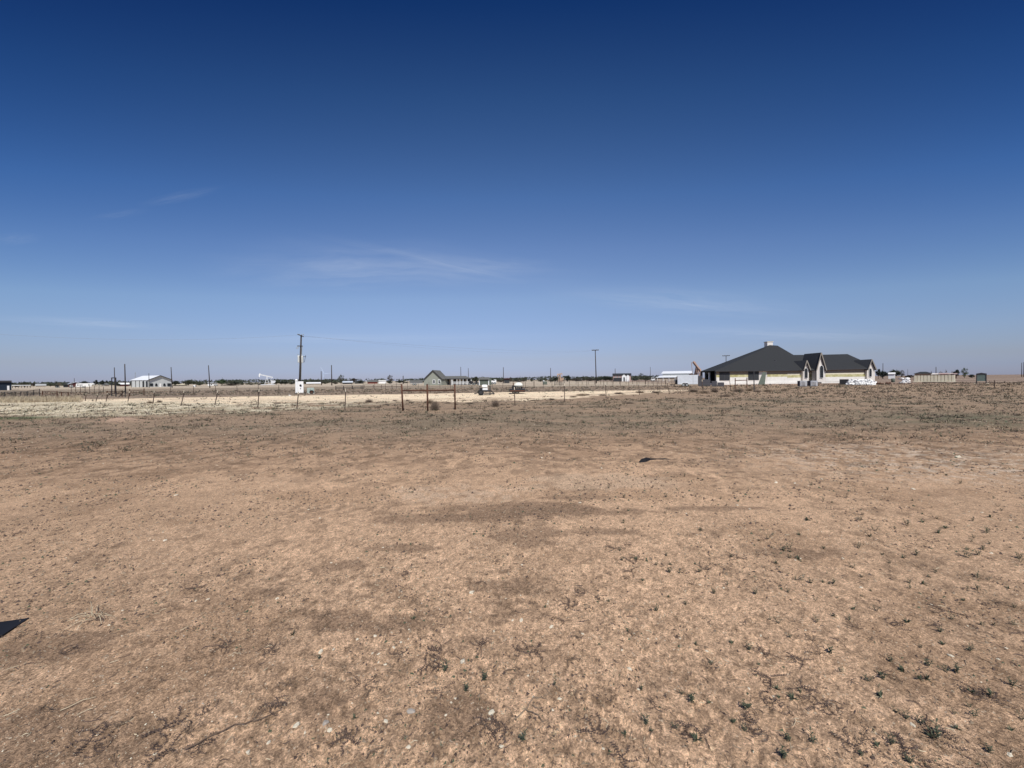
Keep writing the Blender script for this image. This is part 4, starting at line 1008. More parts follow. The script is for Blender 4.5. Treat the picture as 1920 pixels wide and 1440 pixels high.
# sign
f = Fr('yard_sign', 'blank grey green sign board on two dark posts at the right', 'sign', 1840, 67)
x0, x1 = f.x(1831), f.x(1849); zb = f.z(714.5); zt = f.z(701)
MB().box(x0+.05, x1-.05, .01, .06, zb, zt).build('board', 'sign_green', f.root)
for x_ in (x0, x1): MB().box(x_-.06, x_+.06, -.03, .1, -.1, zt+.05).build('sign_post', 'dark_trim', f.root)
arch = [(x0-.06,-.05,zt-.12),(x1+.06,-.05,zt-.12),(x1+.06,-.05,zt+.06),(x1*.4,-.05,zt+.14),((x0+x1)/2,-.05,zt+.22),(x0*.4,-.05,zt+.14),(x0-.06,-.05,zt+.06)]
MB().prism(arch, (0,.15,0)).build('header', 'dark_trim', f.root)
mb = MB()
for k in range(1, 6): z_ = zb + (zt-zb)*k/6; mb.box(x0+.06, x1-.06, -.004, .012, z_-.012, z_+.012)
mb.build('board_seams', 'shed_green', f.root)
for p_, lb in ((1829, 'left pale rock at the foot of the green sign'), (1852, 'right pale rock at the foot of the green sign')):
    g_ = G(p_, 719.5); o = stone_mesh(int(p_)).build('rock', 'stone_pale'); o.location = (g_.x, g_.y, 0); o.scale = (.26, .2, .16); tag(o, lb, 'rock')

# white sand bags heaps
def bag_pile(px0, px1, pyt, Y, n, label, seed):
    r = random.Random(seed); f = Fr('bag_pile', label, 'bag pile', (px0+px1)/2, Y); x0, x1 = f.x(px0), f.x(px1); H = f.z(pyt)
    for k in range(n):
        lay = k % 3; xx = x0 + (x1-x0)*(.5+(r.random()-.5)*(.98-.12*lay)); mb = MB()
        mb.ball((0,0,0), .46, .38, .24, 10, 6, .16, r)
        a = r.uniform(-.5, .5); rot = Matrix.Rotation(r.uniform(0,3), 3, 'Z') @ Matrix.Rotation(a, 3, 'X')
        mb.v = [tuple(rot @ Vector(v) + Vector((xx, r.uniform(-.5, .1) + .25*lay, .16 + lay*(H-.36)/2*r.uniform(.9,1.05)))) for v in mb.v]
        mb.build('bag', 'sandbag', f.root, True)
    MB().box(x0, x1, -.4, .5, .02, .1).build('pallet_boards', 'plywood_and_eave_shade', f.root)
bag_pile(1588, 1641, 711.5, 65, 60, 'long heap of white plastic wrapped bags before the right end of the new house', 1)
bag_pile(1685, 1704, 708.5, 76, 16, 'small heap of white bags between the new house and the dumpster', 2)
# pallets of block
def pallet(px0, px1, pxm, pyt, Y, label, seed):
    f = Fr('block_pallet', label, 'pallet of blocks', (px0+px1)/2, Y); x0, xm, x1 = f.x(px0), f.x(pxm), f.x(px1); zt = f.z(pyt); d = .9
    vs = [(xm,0,.14),(x1,.15,.14),(x1+.05,d+.2,.14),(x0+.0,d,.14)]
    MB().prism(vs, (0,0,zt-.14)).build('wrapped_blocks', 'block_grey', f.root)
    MB().add([(x0-.01,d,.15),(xm-.012,-.004,.15),(xm-.012,-.004,zt-.02),(x0-.01,d,zt-.02)], [(0,1,2,3)]).build('dark_face', 'block_dark', f.root)  # left face in a darker colour
    mb = MB(); N = 4
    for k in range(1, N): z_ = .14+(zt-.14)*k/N; mb.box(xm+.05, x1-.03, -.012, .03, z_-.015, z_+.015)
    for k in range(1, 5): x_ = xm+(x1-xm)*k/5; mb.box(x_-.012, x_+.012, -.01, .05, .2, zt-.05)
    mb.build('block_courses', 'brick_wrap', f.root)
    MB().box(min(x0,xm)+.05, x1, .05, d, 0, .12).build('pallet_base', 'plywood_and_eave_shade', f.root)
pallet(1495, 1512.5, 1500, 714, 57, 'left pallet of grey wrapped blocks in front of the arched entry', 1)
pallet(1513.5, 1532.5, 1520, 714, 57.5, 'right pallet of grey wrapped blocks in front of the arched entry', 2)
f = Fr('dark_crate', 'dark crate against the wall left of the heap of white bags', 'crate', 1582, 71); MB().bbox(f.x(1574), f.x(1591), -.4, .5, 0, f.z(711.5), .03).build('crate_walls', 'black_steel', f.root); MB().box(f.x(1574)-.03, f.x(1591)+.03, -.43, .53, f.z(711.5), f.z(711.5)+.05).build('lid', 'plywood_and_eave_shade', f.root)
f = Fr('block_stack', 'tall dark stack of blocks between the cargo trailer and the porch', 'block stack', 1324, 70); mb = MB()
for a, b, c_ in ((1308.5, 1317.5, 704.5), (1317.5, 1332, 711.5)): mb.bbox(f.x(a)+.02, f.x(b)-.02, -.5, .5, 0, f.z(c_), .03)
mb.build('blocks', 'block_dark', f.root)
f = Fr('block_stack', 'low brown stack of blocks before the porch posts', 'block stack', 1345, 66); mb = MB(); mb.bbox(f.x(1334), f.x(1344.5), -.5, .4, 0, f.z(714.5), .03); mb.bbox(f.x(1345), f.x(1357.5), -.4, .4, 0, f.z(717), .03)
mb.build('blocks', 'block_dark', f.root)
f = Fr('debris_heap', 'reddish heap of debris right of the long heap of white bags', 'debris', 1655, 72)
mb = MB()
for k in range(14): mb.ball((R.uniform(-1,1), R.uniform(-.5,.5), .1), R.uniform(.1,.35), .2, R.uniform(.1,.28), 7, 5, .5)
mb.build('rubble', 'rust', f.root)
f = Fr('leaning_board', 'grey board leaning against the wall below the right dark window', 'board', 1429, 77.5)
MB().prism([(f.x(1421),-.5,0),(f.x(1434),-.5,0),(f.x(1436.5),.6,f.z(698)),(f.x(1430),.6,f.z(698))], (0,.06,0)).build('panel', 'shed_green', f.root)

# ------------------------------------------------------------------ the new house (dark hip roof, front gables)
HOUSE_A, HOUSE_S = W(1313, hz(1313), 80), .18
def hy(px, d=0):
    t = (px-CX)/F_PX; return (80 + d - HOUSE_S*HOUSE_A.x)/(1-HOUSE_S*t)
hroot = empty('new_house', (W(1470, hz(1470), 84).x, 84, 0), 0, 'unfinished house with black hip roof, steep arched window gables and yellow sheathing', 'house')
HL = Vector(hroot.location)
def H(px, py, d=0):
    """house point: photo position on a plane d behind the front wall line"""
    return W(px, py, hy(px, d)) - HL
def HZ(px, z, d=0):
    p = W(px, hz(px), hy(px, d)) - HL; p.z = z; return p
def roof_block(eaves, ridge, name='roof', depth=9.0, backleft=None, m='shingle'):
    """front slope with eave (px,py) pairs and ridge pairs; the ridge lies 'depth' behind the eave; mirrored behind"""
    ev = [H(px, py, -.6) for px, py in eaves]; z0 = sum(p.z for p in ev)/len(ev); zr = max(H(px, py, depth).z for px, py in ridge)
    rd = []
    for px, py in ridge:
        d = depth
        for _ in range(12):
            z = H(px, py, d).z; d = -.6 + (depth+.6)*(z-z0)/(zr-z0)
        rd.append((H(px, py, d), d))
    front = ev + [p for p, d in reversed(rd)]
    def mir(p, d): q = p.copy(); q.y += 2*(depth - d); q.x += 2*(depth-d)*0; return q
    bev = [mir(p, -.6) for p in ev]; brd = [p for p, d in rd]
    if backleft: bev[0] = W(backleft[0], hz(backleft[0]), backleft[1]) - HL; bev[0].z = z0
    mb = MB(); mb.poly(front); mb.poly([v for v in reversed(bev + list(reversed(brd)))])
    F_ = [ev[0]] + [p for p, d in rd] + [ev[-1]]; B_ = [bev[0]] + brd + [bev[-1]]
    for i in range(len(F_)-1):
        if (F_[i]-B_[i]).length < .01 and (F_[i+1]-B_[i+1]).length < .01: continue
        mb.poly([F_[i], F_[i+1], B_[i+1], B_[i]])
    mb.poly([ev[0], bev[0], bev[-1], ev[-1]])       # underside
    o = mb.build(name, m, hroot)
    fb = MB()
    for i in range(len(ev)-1): fb.bar(ev[i]+Vector((0,-.02,-.10)), ev[i+1]+Vector((0,-.02,-.10)), .04, .2)
    fb.build('fascia', 'dark_trim', o)
    return o, z0
r1, ze = roof_block([(1341,695.0),(1420,694.5),(1508,693.5)], [(1432,654.5),(1443,647),(1458,648),(1484,663.5),(1506,676)], depth=11, backleft=(1312, 91))
r3, ze3 = roof_block([(1540,692.5),(1630,690.5)], [(1543,665),(1589,663.8),(1613,674.5)], depth=9)
r2, _ = roof_block([(1480,694),(1546,692.5)], [(1484,665.5),(1544,665)], depth=9.5)
# walls
def wall(name, m, px0, px1, z0, z1, d=0, thick=.25, parent=None):
    a0, a1 = HZ(px0, z0, d), HZ(px1, z0, d); b1 = HZ(px1, z1, d); b0 = HZ(px0, z1, d)
    return MB().prism([a0, a1, b1, b0], (0, thick, 0)).build(name, m, parent or hroot)
EZ = ze - .12; EZ3 = ze3 - .12
wall('wall', 'foam_white', 1343, 1507, .35, EZ)
wall('wall', 'foam_white', 1545, 1629, .35, EZ3)
wall('slab', 'brick_wrap', 1341, 1507, 0, .35, -.35, 8)
MB().prism([HZ(1341.2, 0, -.34), HZ(1341.2, 0, 7.5), W(1314, hz(1314), 90.5) - HL - Vector((0,0,W(1314, hz(1314), 90.5).z))], (0,0,.34)).build('porch_slab', 'brick_wrap', hroot)
wall('slab', 'brick_wrap', 1507, 1641, 0, .30, -.1, 6)
# sheathing bands standing slightly proud of the wall; the topmost paints the eave shade
def band(m, px0, px1, z0, z1, d=-.03, name='sheathing_or_eave_shade'): wall(name, m, px0, px1, z0, z1, d, .03)
for a, b in ((1343.2,1348.5),(1369,1402.5),(1438.5,1476)):
    band('sheathing_yellow', a, b, 1.62, 2.22); band('plywood_and_eave_shade', a, b, 2.225, EZ-.01); band('brick_wrap', a, b, .36, 1.615)
band('sheathing_yellow', 1476.2, 1503.5, 1.40, 2.0); band('cream', 1476.2, 1503.5, 2.005, 2.35); band('brick_wrap', 1476.2, 1503.5, .36, 1.395); band('plywood_and_eave_shade', 1476.2, 1503.5, 2.355, EZ-.01)
band('sheathing_yellow', 1548, 1628.5, 1.45, 2.05); band('cream', 1548, 1628.5, 2.055, 2.35); band('brick_wrap', 1548, 1628.5, .36, 1.445); band('plywood_and_eave_shade', 1548, 1628.5, 2.355, EZ3-.01)
def window(px0, px1, z0, z1, d=-.06, m='dark_screen', mull=2, parent=None):
    w = wall('window', 'dark_trim', px0, px1, z0, z1, d, .05, parent)
    for k in range(mull):
        a = px0 + (px1-px0)*(k+.06)/mull; b = px0 + (px1-px0)*(k+.94)/mull
        wall('pane', m, a, b, z0+.08, z1-.08, d-.012, .012, w)
    return w
window(1349, 1368.5, .95, 2.95); window(1403, 1423, .95, 2.95)
wall('door', 'dark_screen', 1324.5, 1328.5, .36, 2.5, 8.6, .05)
# porch at the left end
wall('porch_column', 'dark_trim', 1315, 1317.4, .3, EZ, 8.6, .35)
wall('porch_column', 'white_bright', 1329.6, 1331.4, .3, EZ-.2, 4.5, .3)
wall('porch_column', 'dark_trim', 1341.5, 1342.8, .3, EZ, -.25, .3)
wall('porch_back_wall', 'grey_wall', 1322, 1341, .3, EZ-.1, 8.8, .2)
wall('wall', 'dark_screen', 1332.5, 1345, .35, EZ, 5.0, .2)
# chimney
CHY = hy(1441, 12.2); p = W(1441, 648, CHY) - HL; mb = MB().box(p.x-.72, p.x+.72, p.y-.6, p.y+.6, p.z-2.2, W(1441,641.5,CHY).z)
ch = mb.build('chimney', 'brick_wrap', hroot); zt = W(1441,641.5,CHY).z
MB().box(p.x-.85, p.x+.85, p.y-.7, p.y+.7, zt, zt+.12).build('chimney_cap', 'cream', ch)
# roof vent
p = H(1452, 677, 3.6); MB().box(p.x-.15, p.x+.15, p.y-.3, p.y+.1, p.z-.3, p.z+.22).build('roof_vent', 'dark_trim', r1)
# steep front gables: walls with an arched window, roof running back
def gable(px0, px1, pxa, pya, zb_, d, back, wx0, wx1, wz0, wz1, over=.28, side=True):
    """front gable: wall px0..px1 at offset d, apex at (pxa, pya)"""
    ax = H(pxa, pya, d); a = HZ(px0, .3, d); b = HZ(px1, .3, d); el = HZ(px0, zb_, d); er = HZ(px1, zb_, d)
    ax.x = (el.x+er.x)/2; apx = ax + Vector((0,0,-.18))
    g = MB().prism([a, b, er, apx, el], (0, .22, 0)).build('gable_wall', 'foam_white', hroot)
    # side cheeks
    MB().prism([a+Vector((0,.22,0)), a+Vector((.12,.22,0)), el+Vector((.12,.22,0)), el+Vector((0,.22,0))], (0, back, 0)).build('cheek_wall', 'foam_white', g)
    MB().prism([b+Vector((-.12,.22,0)), b+Vector((0,.22,0)), er+Vector((0,.22,0)), er+Vector((-.12,.22,0))], (0, back, 0)).build('cheek_wall', 'foam_white', g)
    # roof: two slabs with overhang
    f_ = Vector((0, -.38, 0)); bk = Vector((0, back+4, 0)); sl_ = (el-ax); sr = (er-ax); k = 1 + over/ max(.5, abs(sl_.x))*.5
    top = ax + Vector((0,0,.05)); L0 = top + sl_*k; R0 = top + sr*k; th = Vector((0,0,-.10))
    rf = MB(); rf.prism([top+f_, L0+f_, L0+f_+th, top+f_+th*2], (0, back+4, 0)); rf.prism([R0+f_, top+f_, top+f_+th*2, R0+f_+th], (0, back+4, 0)); ro = rf.build('gable_roof', 'shingle_lightened', hroot)
    rk = MB(); o_ = Vector((0,-.045,0)); rk.bar(top+f_+o_+th*.6, L0+f_+o_+th*.6, .04, .24); rk.bar(top+f_+o_+th*.6, R0+f_+o_+th*.6, .04, .24); rk.build('bargeboard', 'fascia', ro)
    # arched window
    w0 = HZ(wx0, wz0, d-.03); w1 = HZ(wx1, wz0, d-.03); cx_ = (w0.x+w1.x)/2; hw = (w1.x-w0.x)/2; sp_ = wz1 - hw*1.3
    pts = [Vector((cx_-hw, w0.y, wz0)), Vector((cx_+hw, w0.y, wz0))] + [Vector((cx_+hw*math.cos(t), w0.y, sp_+hw*1.3*math.sin(t))) for t in [PI*i/10 for i in range(11)]]
    w = MB().prism(pts, (0,-.05,0)).build('window', 'white_paint', g)
    ins = [Vector((cx_+(q.x-cx_)*.82, q.y-.06, wz0+.06+(q.z-wz0)*.955)) for q in pts]
    MB().prism(ins, (0,-.012,0)).build('pane', 'dark_glass', w)
    mb = MB()
    for z_ in np.linspace(wz0+.5, sp_, 4): mb.box(cx_-hw*.8, cx_+hw*.8, w0.y-.10, w0.y-.075, z_-.025, z_+.025)
    mb.box(cx_-.025, cx_+.025, w0.y-.101, w0.y-.074, wz0+.1, wz1-.1); mb.build('muntins', 'dark_trim', w)
    return g
gable(1505.5, 1516.5, 1514.5, 676, 3.35, -.55, .5, 1507.8, 1513.6, 1.25, 3.55, .2)
gable(1529.5, 1546, 1540.5, 661.5, 3.4, -.9, .9, 1536.3, 1542.8, 1.25, 4.15)
gable(1625.5, 1639.5, 1635.5, 674, 3.3, -.5, .5, 1629, 1633.5, 1.4, 3.4)
# recessed entry between the first two gables
wall('entry_wall', 'cream', 1516, 1530, .3, EZ, .9, .2)
wall('entry_sheathing', 'sheathing_yellow', 1517, 1529, 1.4, 2.1, .86, .03)
wall('entry_post', 'dark_trim', 1530.2, 1531.2, .3, EZ+.3, -2.1, .15)
wall('entry_header', 'plywood_and_eave_shade', 1518.5, 1529, EZ-.5, EZ+.5, .2, .2)
wall('wall', 'foam_white', 1634, 1640.5, .35, EZ-.1, .2, 6)

# ------------------------------------------------------------------ grey metal building at left
A = Vector((W(277, hz(277), 160).x, 160, 0)); u_s = Vector((-.94, .34, 0)); u_g = Vector((.46, .888, 0))
def along(o, u, px):
    t = (px-CX)/F_PX; k = (t*o.y - o.x)/(u.x - t*u.y); return o + u*k
root = empty('metal_building', A, 0, 'large grey metal building with white roof and arched windows at left', 'building')
Bc = along(A, u_s, 246); Cc = along(A, u_g, 321.5)
def zat(p, py):
    px = CX + F_PX*p.x/p.y; return W(px, py, p.y).z
z_e = zat(A, 712.3); z_a = zat((A+Cc)/2, 704.3); dd = Bc-A; Gv = Cc-A
def Lc(s_, g, z): return Vector((dd.x*s_ + Gv.x*g, dd.y*s_ + Gv.y*g, z))
MB().add([Lc(0,0,0),Lc(0,1,0),Lc(0,1,z_e),Lc(0,.5,z_a),Lc(0,0,z_e),Lc(1,0,0),Lc(1,1,0),Lc(1,1,z_e),Lc(1,.5,z_a),Lc(1,0,z_e)],
         [(0,1,2,3,4),(9,8,7,6,5),(0,4,9,5),(1,6,7,2)]).build('wall', 'metal_wall', root)
rf = MB()
for a, b in ((-.03,.5),(1.03,.5)):
    za = z_e - .12; rf.add([Lc(-.04,a,za+.12),Lc(-.04,b,z_a+.1),Lc(1.02,b,z_a+.1),Lc(1.02,a,za+.12),Lc(-.04,a,za),Lc(-.04,b,z_a-.02),Lc(1.02,b,z_a-.02),Lc(1.02,a,za)],
           [(0,1,2,3),(7,6,5,4),(0,4,5,1),(2,6,7,3),(1,5,6,2),(3,7,4,0)])
ro = rf.build('roof', 'metal_roof', root)
tr = MB(); o_ = Gv.normalized().cross(Vector((0,0,1)))*.0
for a in (0, 1): tr.bar(Lc(-.05,a,z_e+.0), Lc(-.05,.5,z_a+.02), .1, .3)
tr.bar(Lc(-.05,0,z_e-.05), Lc(1.02,0,z_e-.05), .1, .25); tr.build('roof_trim', 'dark_trim', ro)
def gwin(g0, g1, py0, py1, arch=False, m='dark_glass', name='window'):
    c0, c1 = Lc(-.012, g0, 0), Lc(-.012, g1, 0); mid = A+(c0+c1)/2; za_, zb2 = zat(mid, py1), zat(mid, py0)
    pts = [Vector((c0.x,c0.y,za_)), Vector((c1.x,c1.y,za_)), Vector((c1.x,c1.y,zb2-(.5 if arch else 0)))]
    if arch: 
        for t in (.8,.5,.2): q = c0.lerp(c1, t); pts.append(Vector((q.x,q.y,zb2-(.0 if t==.5 else .12))))
    pts.append(Vector((c0.x,c0.y,zb2-(.5 if arch else 0))))
    return MB().prism(pts, tuple(-u_s*-.06)).build(name, m, root)
def gf(px): q = along(A, u_g, px); return (q-A).length/Gv.length
for p0, p1, ar in ((280.5,286.5,0),(290.7,294.8,1),(306,310,1),(313.5,320,0)): gwin(gf(p0), gf(p1), 718.7, 724, bool(ar))
gwin(gf(298.8), gf(302.2), 719, 726.2, False, 'white_bright', 'door')
for k in range(5):
    c = Lc(k/4.2, -.01, 0); MB().box(c.x-.06, c.x+.06, c.y-.1, c.y+.02, 0, z_e-.1).build('column', 'dark_trim', root)
for s0, s1 in ((.20,.30),(.02,.10)):
    a = Lc(s0,-.006,0); b = Lc(s1,-.006,0); MB().prism([a,b,b+Vector((0,0,2.6)),a+Vector((0,0,2.6))], (0,-.06,0)).build('side_door', 'dark_glass', root)

# ------------------------------------------------------------------ generic far houses
def house(label, px0, px1, pye, pyr, Y, wallm, roofm, depth=8, kind='side', cat='house', name='farm_house', base=None, wins=(), turn=0, trim='dark_trim', cols=0, over=.35, open_=False):
    """kind 'side': ridge across the view; 'gable': gable end faces the camera; 'hip'; 'flat'"""
    f = Fr(name, label, cat, (px0+px1)/2, Y, turn=turn); x0, x1 = f.x(px0), f.x(px1); ze_ = f.z(pye); zr = f.z(pyr)
    if open_:
        for k in range(max(2, cols)):
            x_ = x0 + .2 + (x1-x0-.4)*k/(max(2, cols)-1)
            for y_ in (0, depth): MB().box(x_-.1, x_+.1, y_-.1, y_+.1, 0, ze_).build('post', trim, f.root)
    else:
        w = MB().box(x0+over, x1-over, 0, depth, 0, ze_)
        if kind == 'gable': w.prism([(x0+over,0.0,ze_),(x1-over,0.0,ze_),((x0+x1)/2,0.0,zr-.15)], (0,depth,0))
        if kind == 'side': w.prism([(x0+over,0,ze_),(x0+over,depth,ze_),(x0+over,depth/2,zr-.15)], (x1-x0-2*over,0,0))
        w.build('wall', wallm, f.root)
    t = .16; mb = MB()
    if kind == 'side':
        for y_, yr in ((-.4, depth/2), (depth+.4, depth/2)):
            mb.add([(x0,y_,ze_-.1),(x1,y_,ze_-.1),(x1,yr,zr),(x0,yr,zr),(x0,y_,ze_-.1+t),(x1,y_,ze_-.1+t),(x1,yr,zr+t),(x0,yr,zr+t)], [(0,1,2,3),(7,6,5,4),(0,4,5,1),(0,3,7,4),(1,5,6,2)])
    elif kind == 'gable':
        xm = (x0+x1)/2
        for x_ in (x0, x1): mb.add([(x_,-.4,ze_-.1),(xm,-.4,zr),(xm,depth+.4,zr),(x_,depth+.4,ze_-.1),(x_,-.4,ze_-.1+t),(xm,-.4,zr+t),(xm,depth+.4,zr+t),(x_,depth+.4,ze_-.1+t)], [(0,1,2,3),(7,6,5,4),(0,4,5,1),(0,3,7,4),(3,2,6,7)])
    elif kind == 'hip':
        i = min(depth/2, (x1-x0)*.35)
        mb.add([(x0,-.4,ze_),(x1,-.4,ze_),(x1,depth+.4,ze_),(x0,depth+.4,ze_),(x0+i,depth/2,zr),(x1-i,depth/2,zr)], [(0,1,5,4),(1,2,5),(2,3,4,5),(3,0,4),(3,2,1,0)])
    else:
        mb.box(x0, x1, -.4, depth+.4, ze_, zr)
    ro = mb.build('roof', roofm, f.root)
    for wdw in wins:
        a, b, c, d = wdw[:4]; m = wdw[4] if len(wdw) > 4 else 'dark_glass'; nm = wdw[5] if len(wdw) > 5 else 'window'
        y_ = -.03 if kind != 'side' or True else 0
        wo = MB().box(f.x(a), f.x(b), -.06, -.004, f.z(d), f.z(c)).build(nm, 'white_paint' if m == 'dark_glass' else m, f.root)
        if m == 'dark_glass': MB().box(f.x(a)+.12, f.x(b)-.12, -.075, -.055, f.z(d)+.12, f.z(c)-.12).build('pane', m, wo)
    return f
# far left
house('navy blue metal building cut by the left edge of the photo', -40, 22.5, 717.0, 713.6, 110, 'navy', 'dark_trim', 12, 'flat', 'building', 'metal_building', wins=[(13.5,18,723.5,732,'white_paint','door')], over=.05)
house('long open carport with a thin white roof behind the navy building', 22, 58, 723, 721.9, 190, 'grey_wall', 'white_bright', 5, 'flat', 'carport', 'carport', cols=7, open_=True)
house('small pale roofed house between the carport and the maroon barn', 66, 87, 723, 720.3, 300, 'tan_wall', 'grey_wall', 8, 'side')
house('low maroon barn behind the white camper', 127, 157, 720.5, 716.3, 200, 'maroon', 'white_metal', 8, 'gable', 'barn', 'barn', over=.2)
house('dark lean-to on the left side of the maroon barn', 118.5, 128, 722, 720.8, 198, 'dark_screen', 'dark_trim', 5, 'flat', 'lean-to', 'lean_to', over=.05)
house('grey hip roofed house just left of the pipe portal', 189, 206, 721.8, 717.8, 240, 'tan_wall', 'shingle_grey', 10, 'hip', wins=[(193,196,722.5,725)])
house('low house with a bright white roof between the pole and the metal building', 222, 243, 720.5, 718, 240, 'maroon', 'white_bright', 8, 'side')
house('low long shed with a pale roof right of the grey metal building', 324, 352, 721.8, 720.2, 230, 'dark_screen', 'cream', 6, 'flat', 'shed', 'shed', over=.1)
house('small white shed beside the leaning pole', 389, 401, 717.9, 716.8, 200, 'white_paint', 'grey_steel', 4, 'side', 'shed', 'shed', wins=[(395,398,719.5,722.5)], over=.1)
house('white roofed house behind the pale green cabinet', 574, 602, 719, 717.0, 230, 'maroon', 'white_bright', 10, 'side')
house('low white roofed house right of the tree by the tall thin pole', 641, 662, 717.0, 715.0, 230, 'dark_screen', 'white_metal', 10, 'side')
house('low dark house with a pale roof between the white roofed house and red barn', 664, 682, 717.5, 715, 260, 'dark_screen', 'shingle_grey', 10, 'side')
house('small dark red barn', 688, 709, 716, 713.3, 230, 'red_barn', 'shingle_grey', 8, 'side', 'barn', 'barn')
house('low white building right of the red barn', 709.5, 724, 714.2, 713.0, 235, 'white_paint', 'white_bright', 6, 'flat', 'building', 'shed', over=.05)
house('low grey shed roof left of the green gabled house', 768, 793, 716, 713.5, 210, 'grey_wall', 'shingle_grey', 8, 'side')
f = Fr('stock_trailer', 'long dark low trailer in the grass left of the green gabled house', 'trailer', 777, 125); MB().bbox(f.x(769), f.x(786), 0, 1.8, .5, f.z(719.8), .05).build('trailer_body', 'black_steel', f.root)
for p_ in (775, 779): wheel('wheel', f.root, f.x(p_), 0, .35, .35, .2)

# green gabled house
f = Fr('farm_house', 'sage green house with a steep front gable and long low porch wing', 'house', 811, 120); d = 9
x0, x1 = f.x(795), f.x(828); xm = f.x(811.5); zl = f.z(710.5); zr = f.z(694.5)
MB().add([(x0,0,0),(x1,0,0),(x1,0,zl),(xm,0,zr),(x0,0,zl),(x0,d,0),(x1,d,0),(x1,d,zl),(xm,d,zr),(x0,d,zl)], [(0,1,2,3,4),(9,8,7,6,5),(0,4,9,5),(1,6,7,2)]).build('wall', 'green_siding', f.root)
# the house is seen from its right: a side wall turned toward the camera
xs = f.x(840); MB().prism([(x1,0,0),(xs,3.0,0),(xs,6,0),(x1,6,0)], (0,0,zl-.1)).build('side_wall', 'green_siding', f.root)
mb = MB(); sl_ = Vector((x0-xm,0,zl-zr))*1.07; sr = Vector((x1-xm,0,zl-zr))*1.05; top = Vector((xm,-.4,zr+.12))
mb.prism([top, top+sl_, top+sl_+Vector((0,0,-.15)), top+Vector((0,0,-.2))], (0,d,0))
tb = Vector((f.x(826.3), d*.7, zr+.12)); mb.add([top, top+sr, Vector((f.x(841), 3, zl+.05)), tb, top+Vector((0,0,-.15)), top+sr+Vector((0,0,-.15)), Vector((f.x(841), 3, zl-.1)), tb+Vector((0,0,-.15))], [(0,1,2,3),(7,6,5,4),(0,4,5,1),(1,5,6,2),(2,6,7,3)])
ro = mb.build('roof', 'shingle_grey', f.root)
mb = MB(); mb.bar(top+Vector((0,-.03,-.08)), top+sl_+Vector((0,-.03,-.08)), .04, .22); mb.bar(top+Vector((0,-.03,-.08)), top+sr+Vector((0,-.03,-.08)), .04, .22); mb.build('bargeboard', 'dark_trim', ro)
for a, b in ((811.2, 816), (821.3, 825.5)):
    w = MB().box(f.x(a), f.x(b), -.06, -.003, f.z(719.5), f.z(711.8)).build('window', 'white_paint', f.root)
    MB().box(f.x(a)+.14, f.x(b)-.14, -.08, -.055, f.z(718.8), f.z(712.6)).build('pane', 'dark_glass', w)
xa, xb = f.x(839), f.x(887); ze_ = f.z(710.2); zr2 = f.z(705)
MB().box(xa, xb-.6, 4.2, 9, 0, ze_).build('porch_wall', 'tan_wall', f.root)
mb = MB(); mb.add([(xa-2,1.4,ze_),(xb,1.4,ze_),(xb-1.6,6,zr2),(xa-2.4,6,zr2),(xb,10.5,ze_),(xa-2,10.5,ze_)], [(0,1,2,3),(1,4,2),(4,5,3,2),(0,5,4,1)]); pr = mb.build('porch_roof', 'shingle_grey', f.root)
MB().box(xa-2, xb, 1.36, 1.42, ze_-.18, ze_+.02).build('gutter', 'dark_trim', pr)
for p_ in (847, 849.5, 858, 864, 870, 878, 886): MB().box(f.x(p_)-.08, f.x(p_)+.08, 1.5, 1.66, 0, ze_-.1).build('porch_post', 'white_paint', f.root)
mb = MB()
for k in range(40): x_ = f.x(849)+(f.x(886)-f.x(849))*k/39; mb.box(x_-.03, x_+.03, 1.55, 1.6, .25, 1.05)
mb.box(f.x(849), f.x(886), 1.53, 1.62, 1.05, 1.12); mb.build('railing', 'white_paint', f.root)
for a, b in ((836.5,843),(853,857),(869,876),(880,885)): MB().box(f.x(a), f.x(b), 4.1 if a > 845 else 3.2, 4.19, .2, 2.3).build('porch_opening', 'dark_screen', f.root)

# vehicles far away
def car(px0, px1, pyt, Y, m, label, name='parked_car', cat='car', kind='suv'):
    f = Fr(name, label, cat, (px0+px1)/2, Y); x0, x1 = f.x(px0), f.x(px1); L_ = x1-x0; h = min(2.1, max(1.3, f.z(pyt))); r_ = .34
    if kind == 'suv': pr = [(0,.35),(0,.95),(.05,1.0),(.12,h),(.78,h),(.86,.62*h),(1,.58*h),(1,.35)]
    else: pr = [(0,.35),(0,.6*h),(.40,.6*h),(.42,h),(.66,h),(.74,.62*h),(1,.56*h),(1,.35)]
    MB().prism([(x0+L_*a, -.85, b) for a, b in pr], (0,1.7,0)).build('car_body', m, f.root)
    a0, a1 = (.13,.78) if kind == 'suv' else (.44,.68)
    MB().prism([(x0+L_*a0,-.862,.62*h),(x0+L_*a1+.03*L_,-.862,.62*h),(x0+L_*(a1-.02),-.862,.93*h),(x0+L_*(a0+.02),-.862,.93*h)], (0,.012,0)).build('side_window', 'dark_glass', f.root)
    for a in (.2, .8):
        for y_ in (-.8,.8): wheel('wheel', f.root, x0+L_*a, y_, r_, r_, .2)
    return f
car(104.5, 111, 724, 175, 'black', 'small black car parked left of the maroon barn')
car(130.5, 137.5, 724.5, 170, 'white_paint', 'small white car parked in front of the maroon barn')
car(401.5, 408, 721, 190, 'white_paint', 'white car parked right of the small white shed')
car(879, 888.5, 715, 118, 'black', 'black car parked left of the other black vehicle by the porch wing')
car(888, 898, 713.5, 116, 'black_steel', 'black pickup parked just left of the green shed', 'pickup_truck', 'pickup', 'pickup')
car(1220.5, 1228, 704.8, 200, 'white_paint', 'white car parked left of the long white barn')
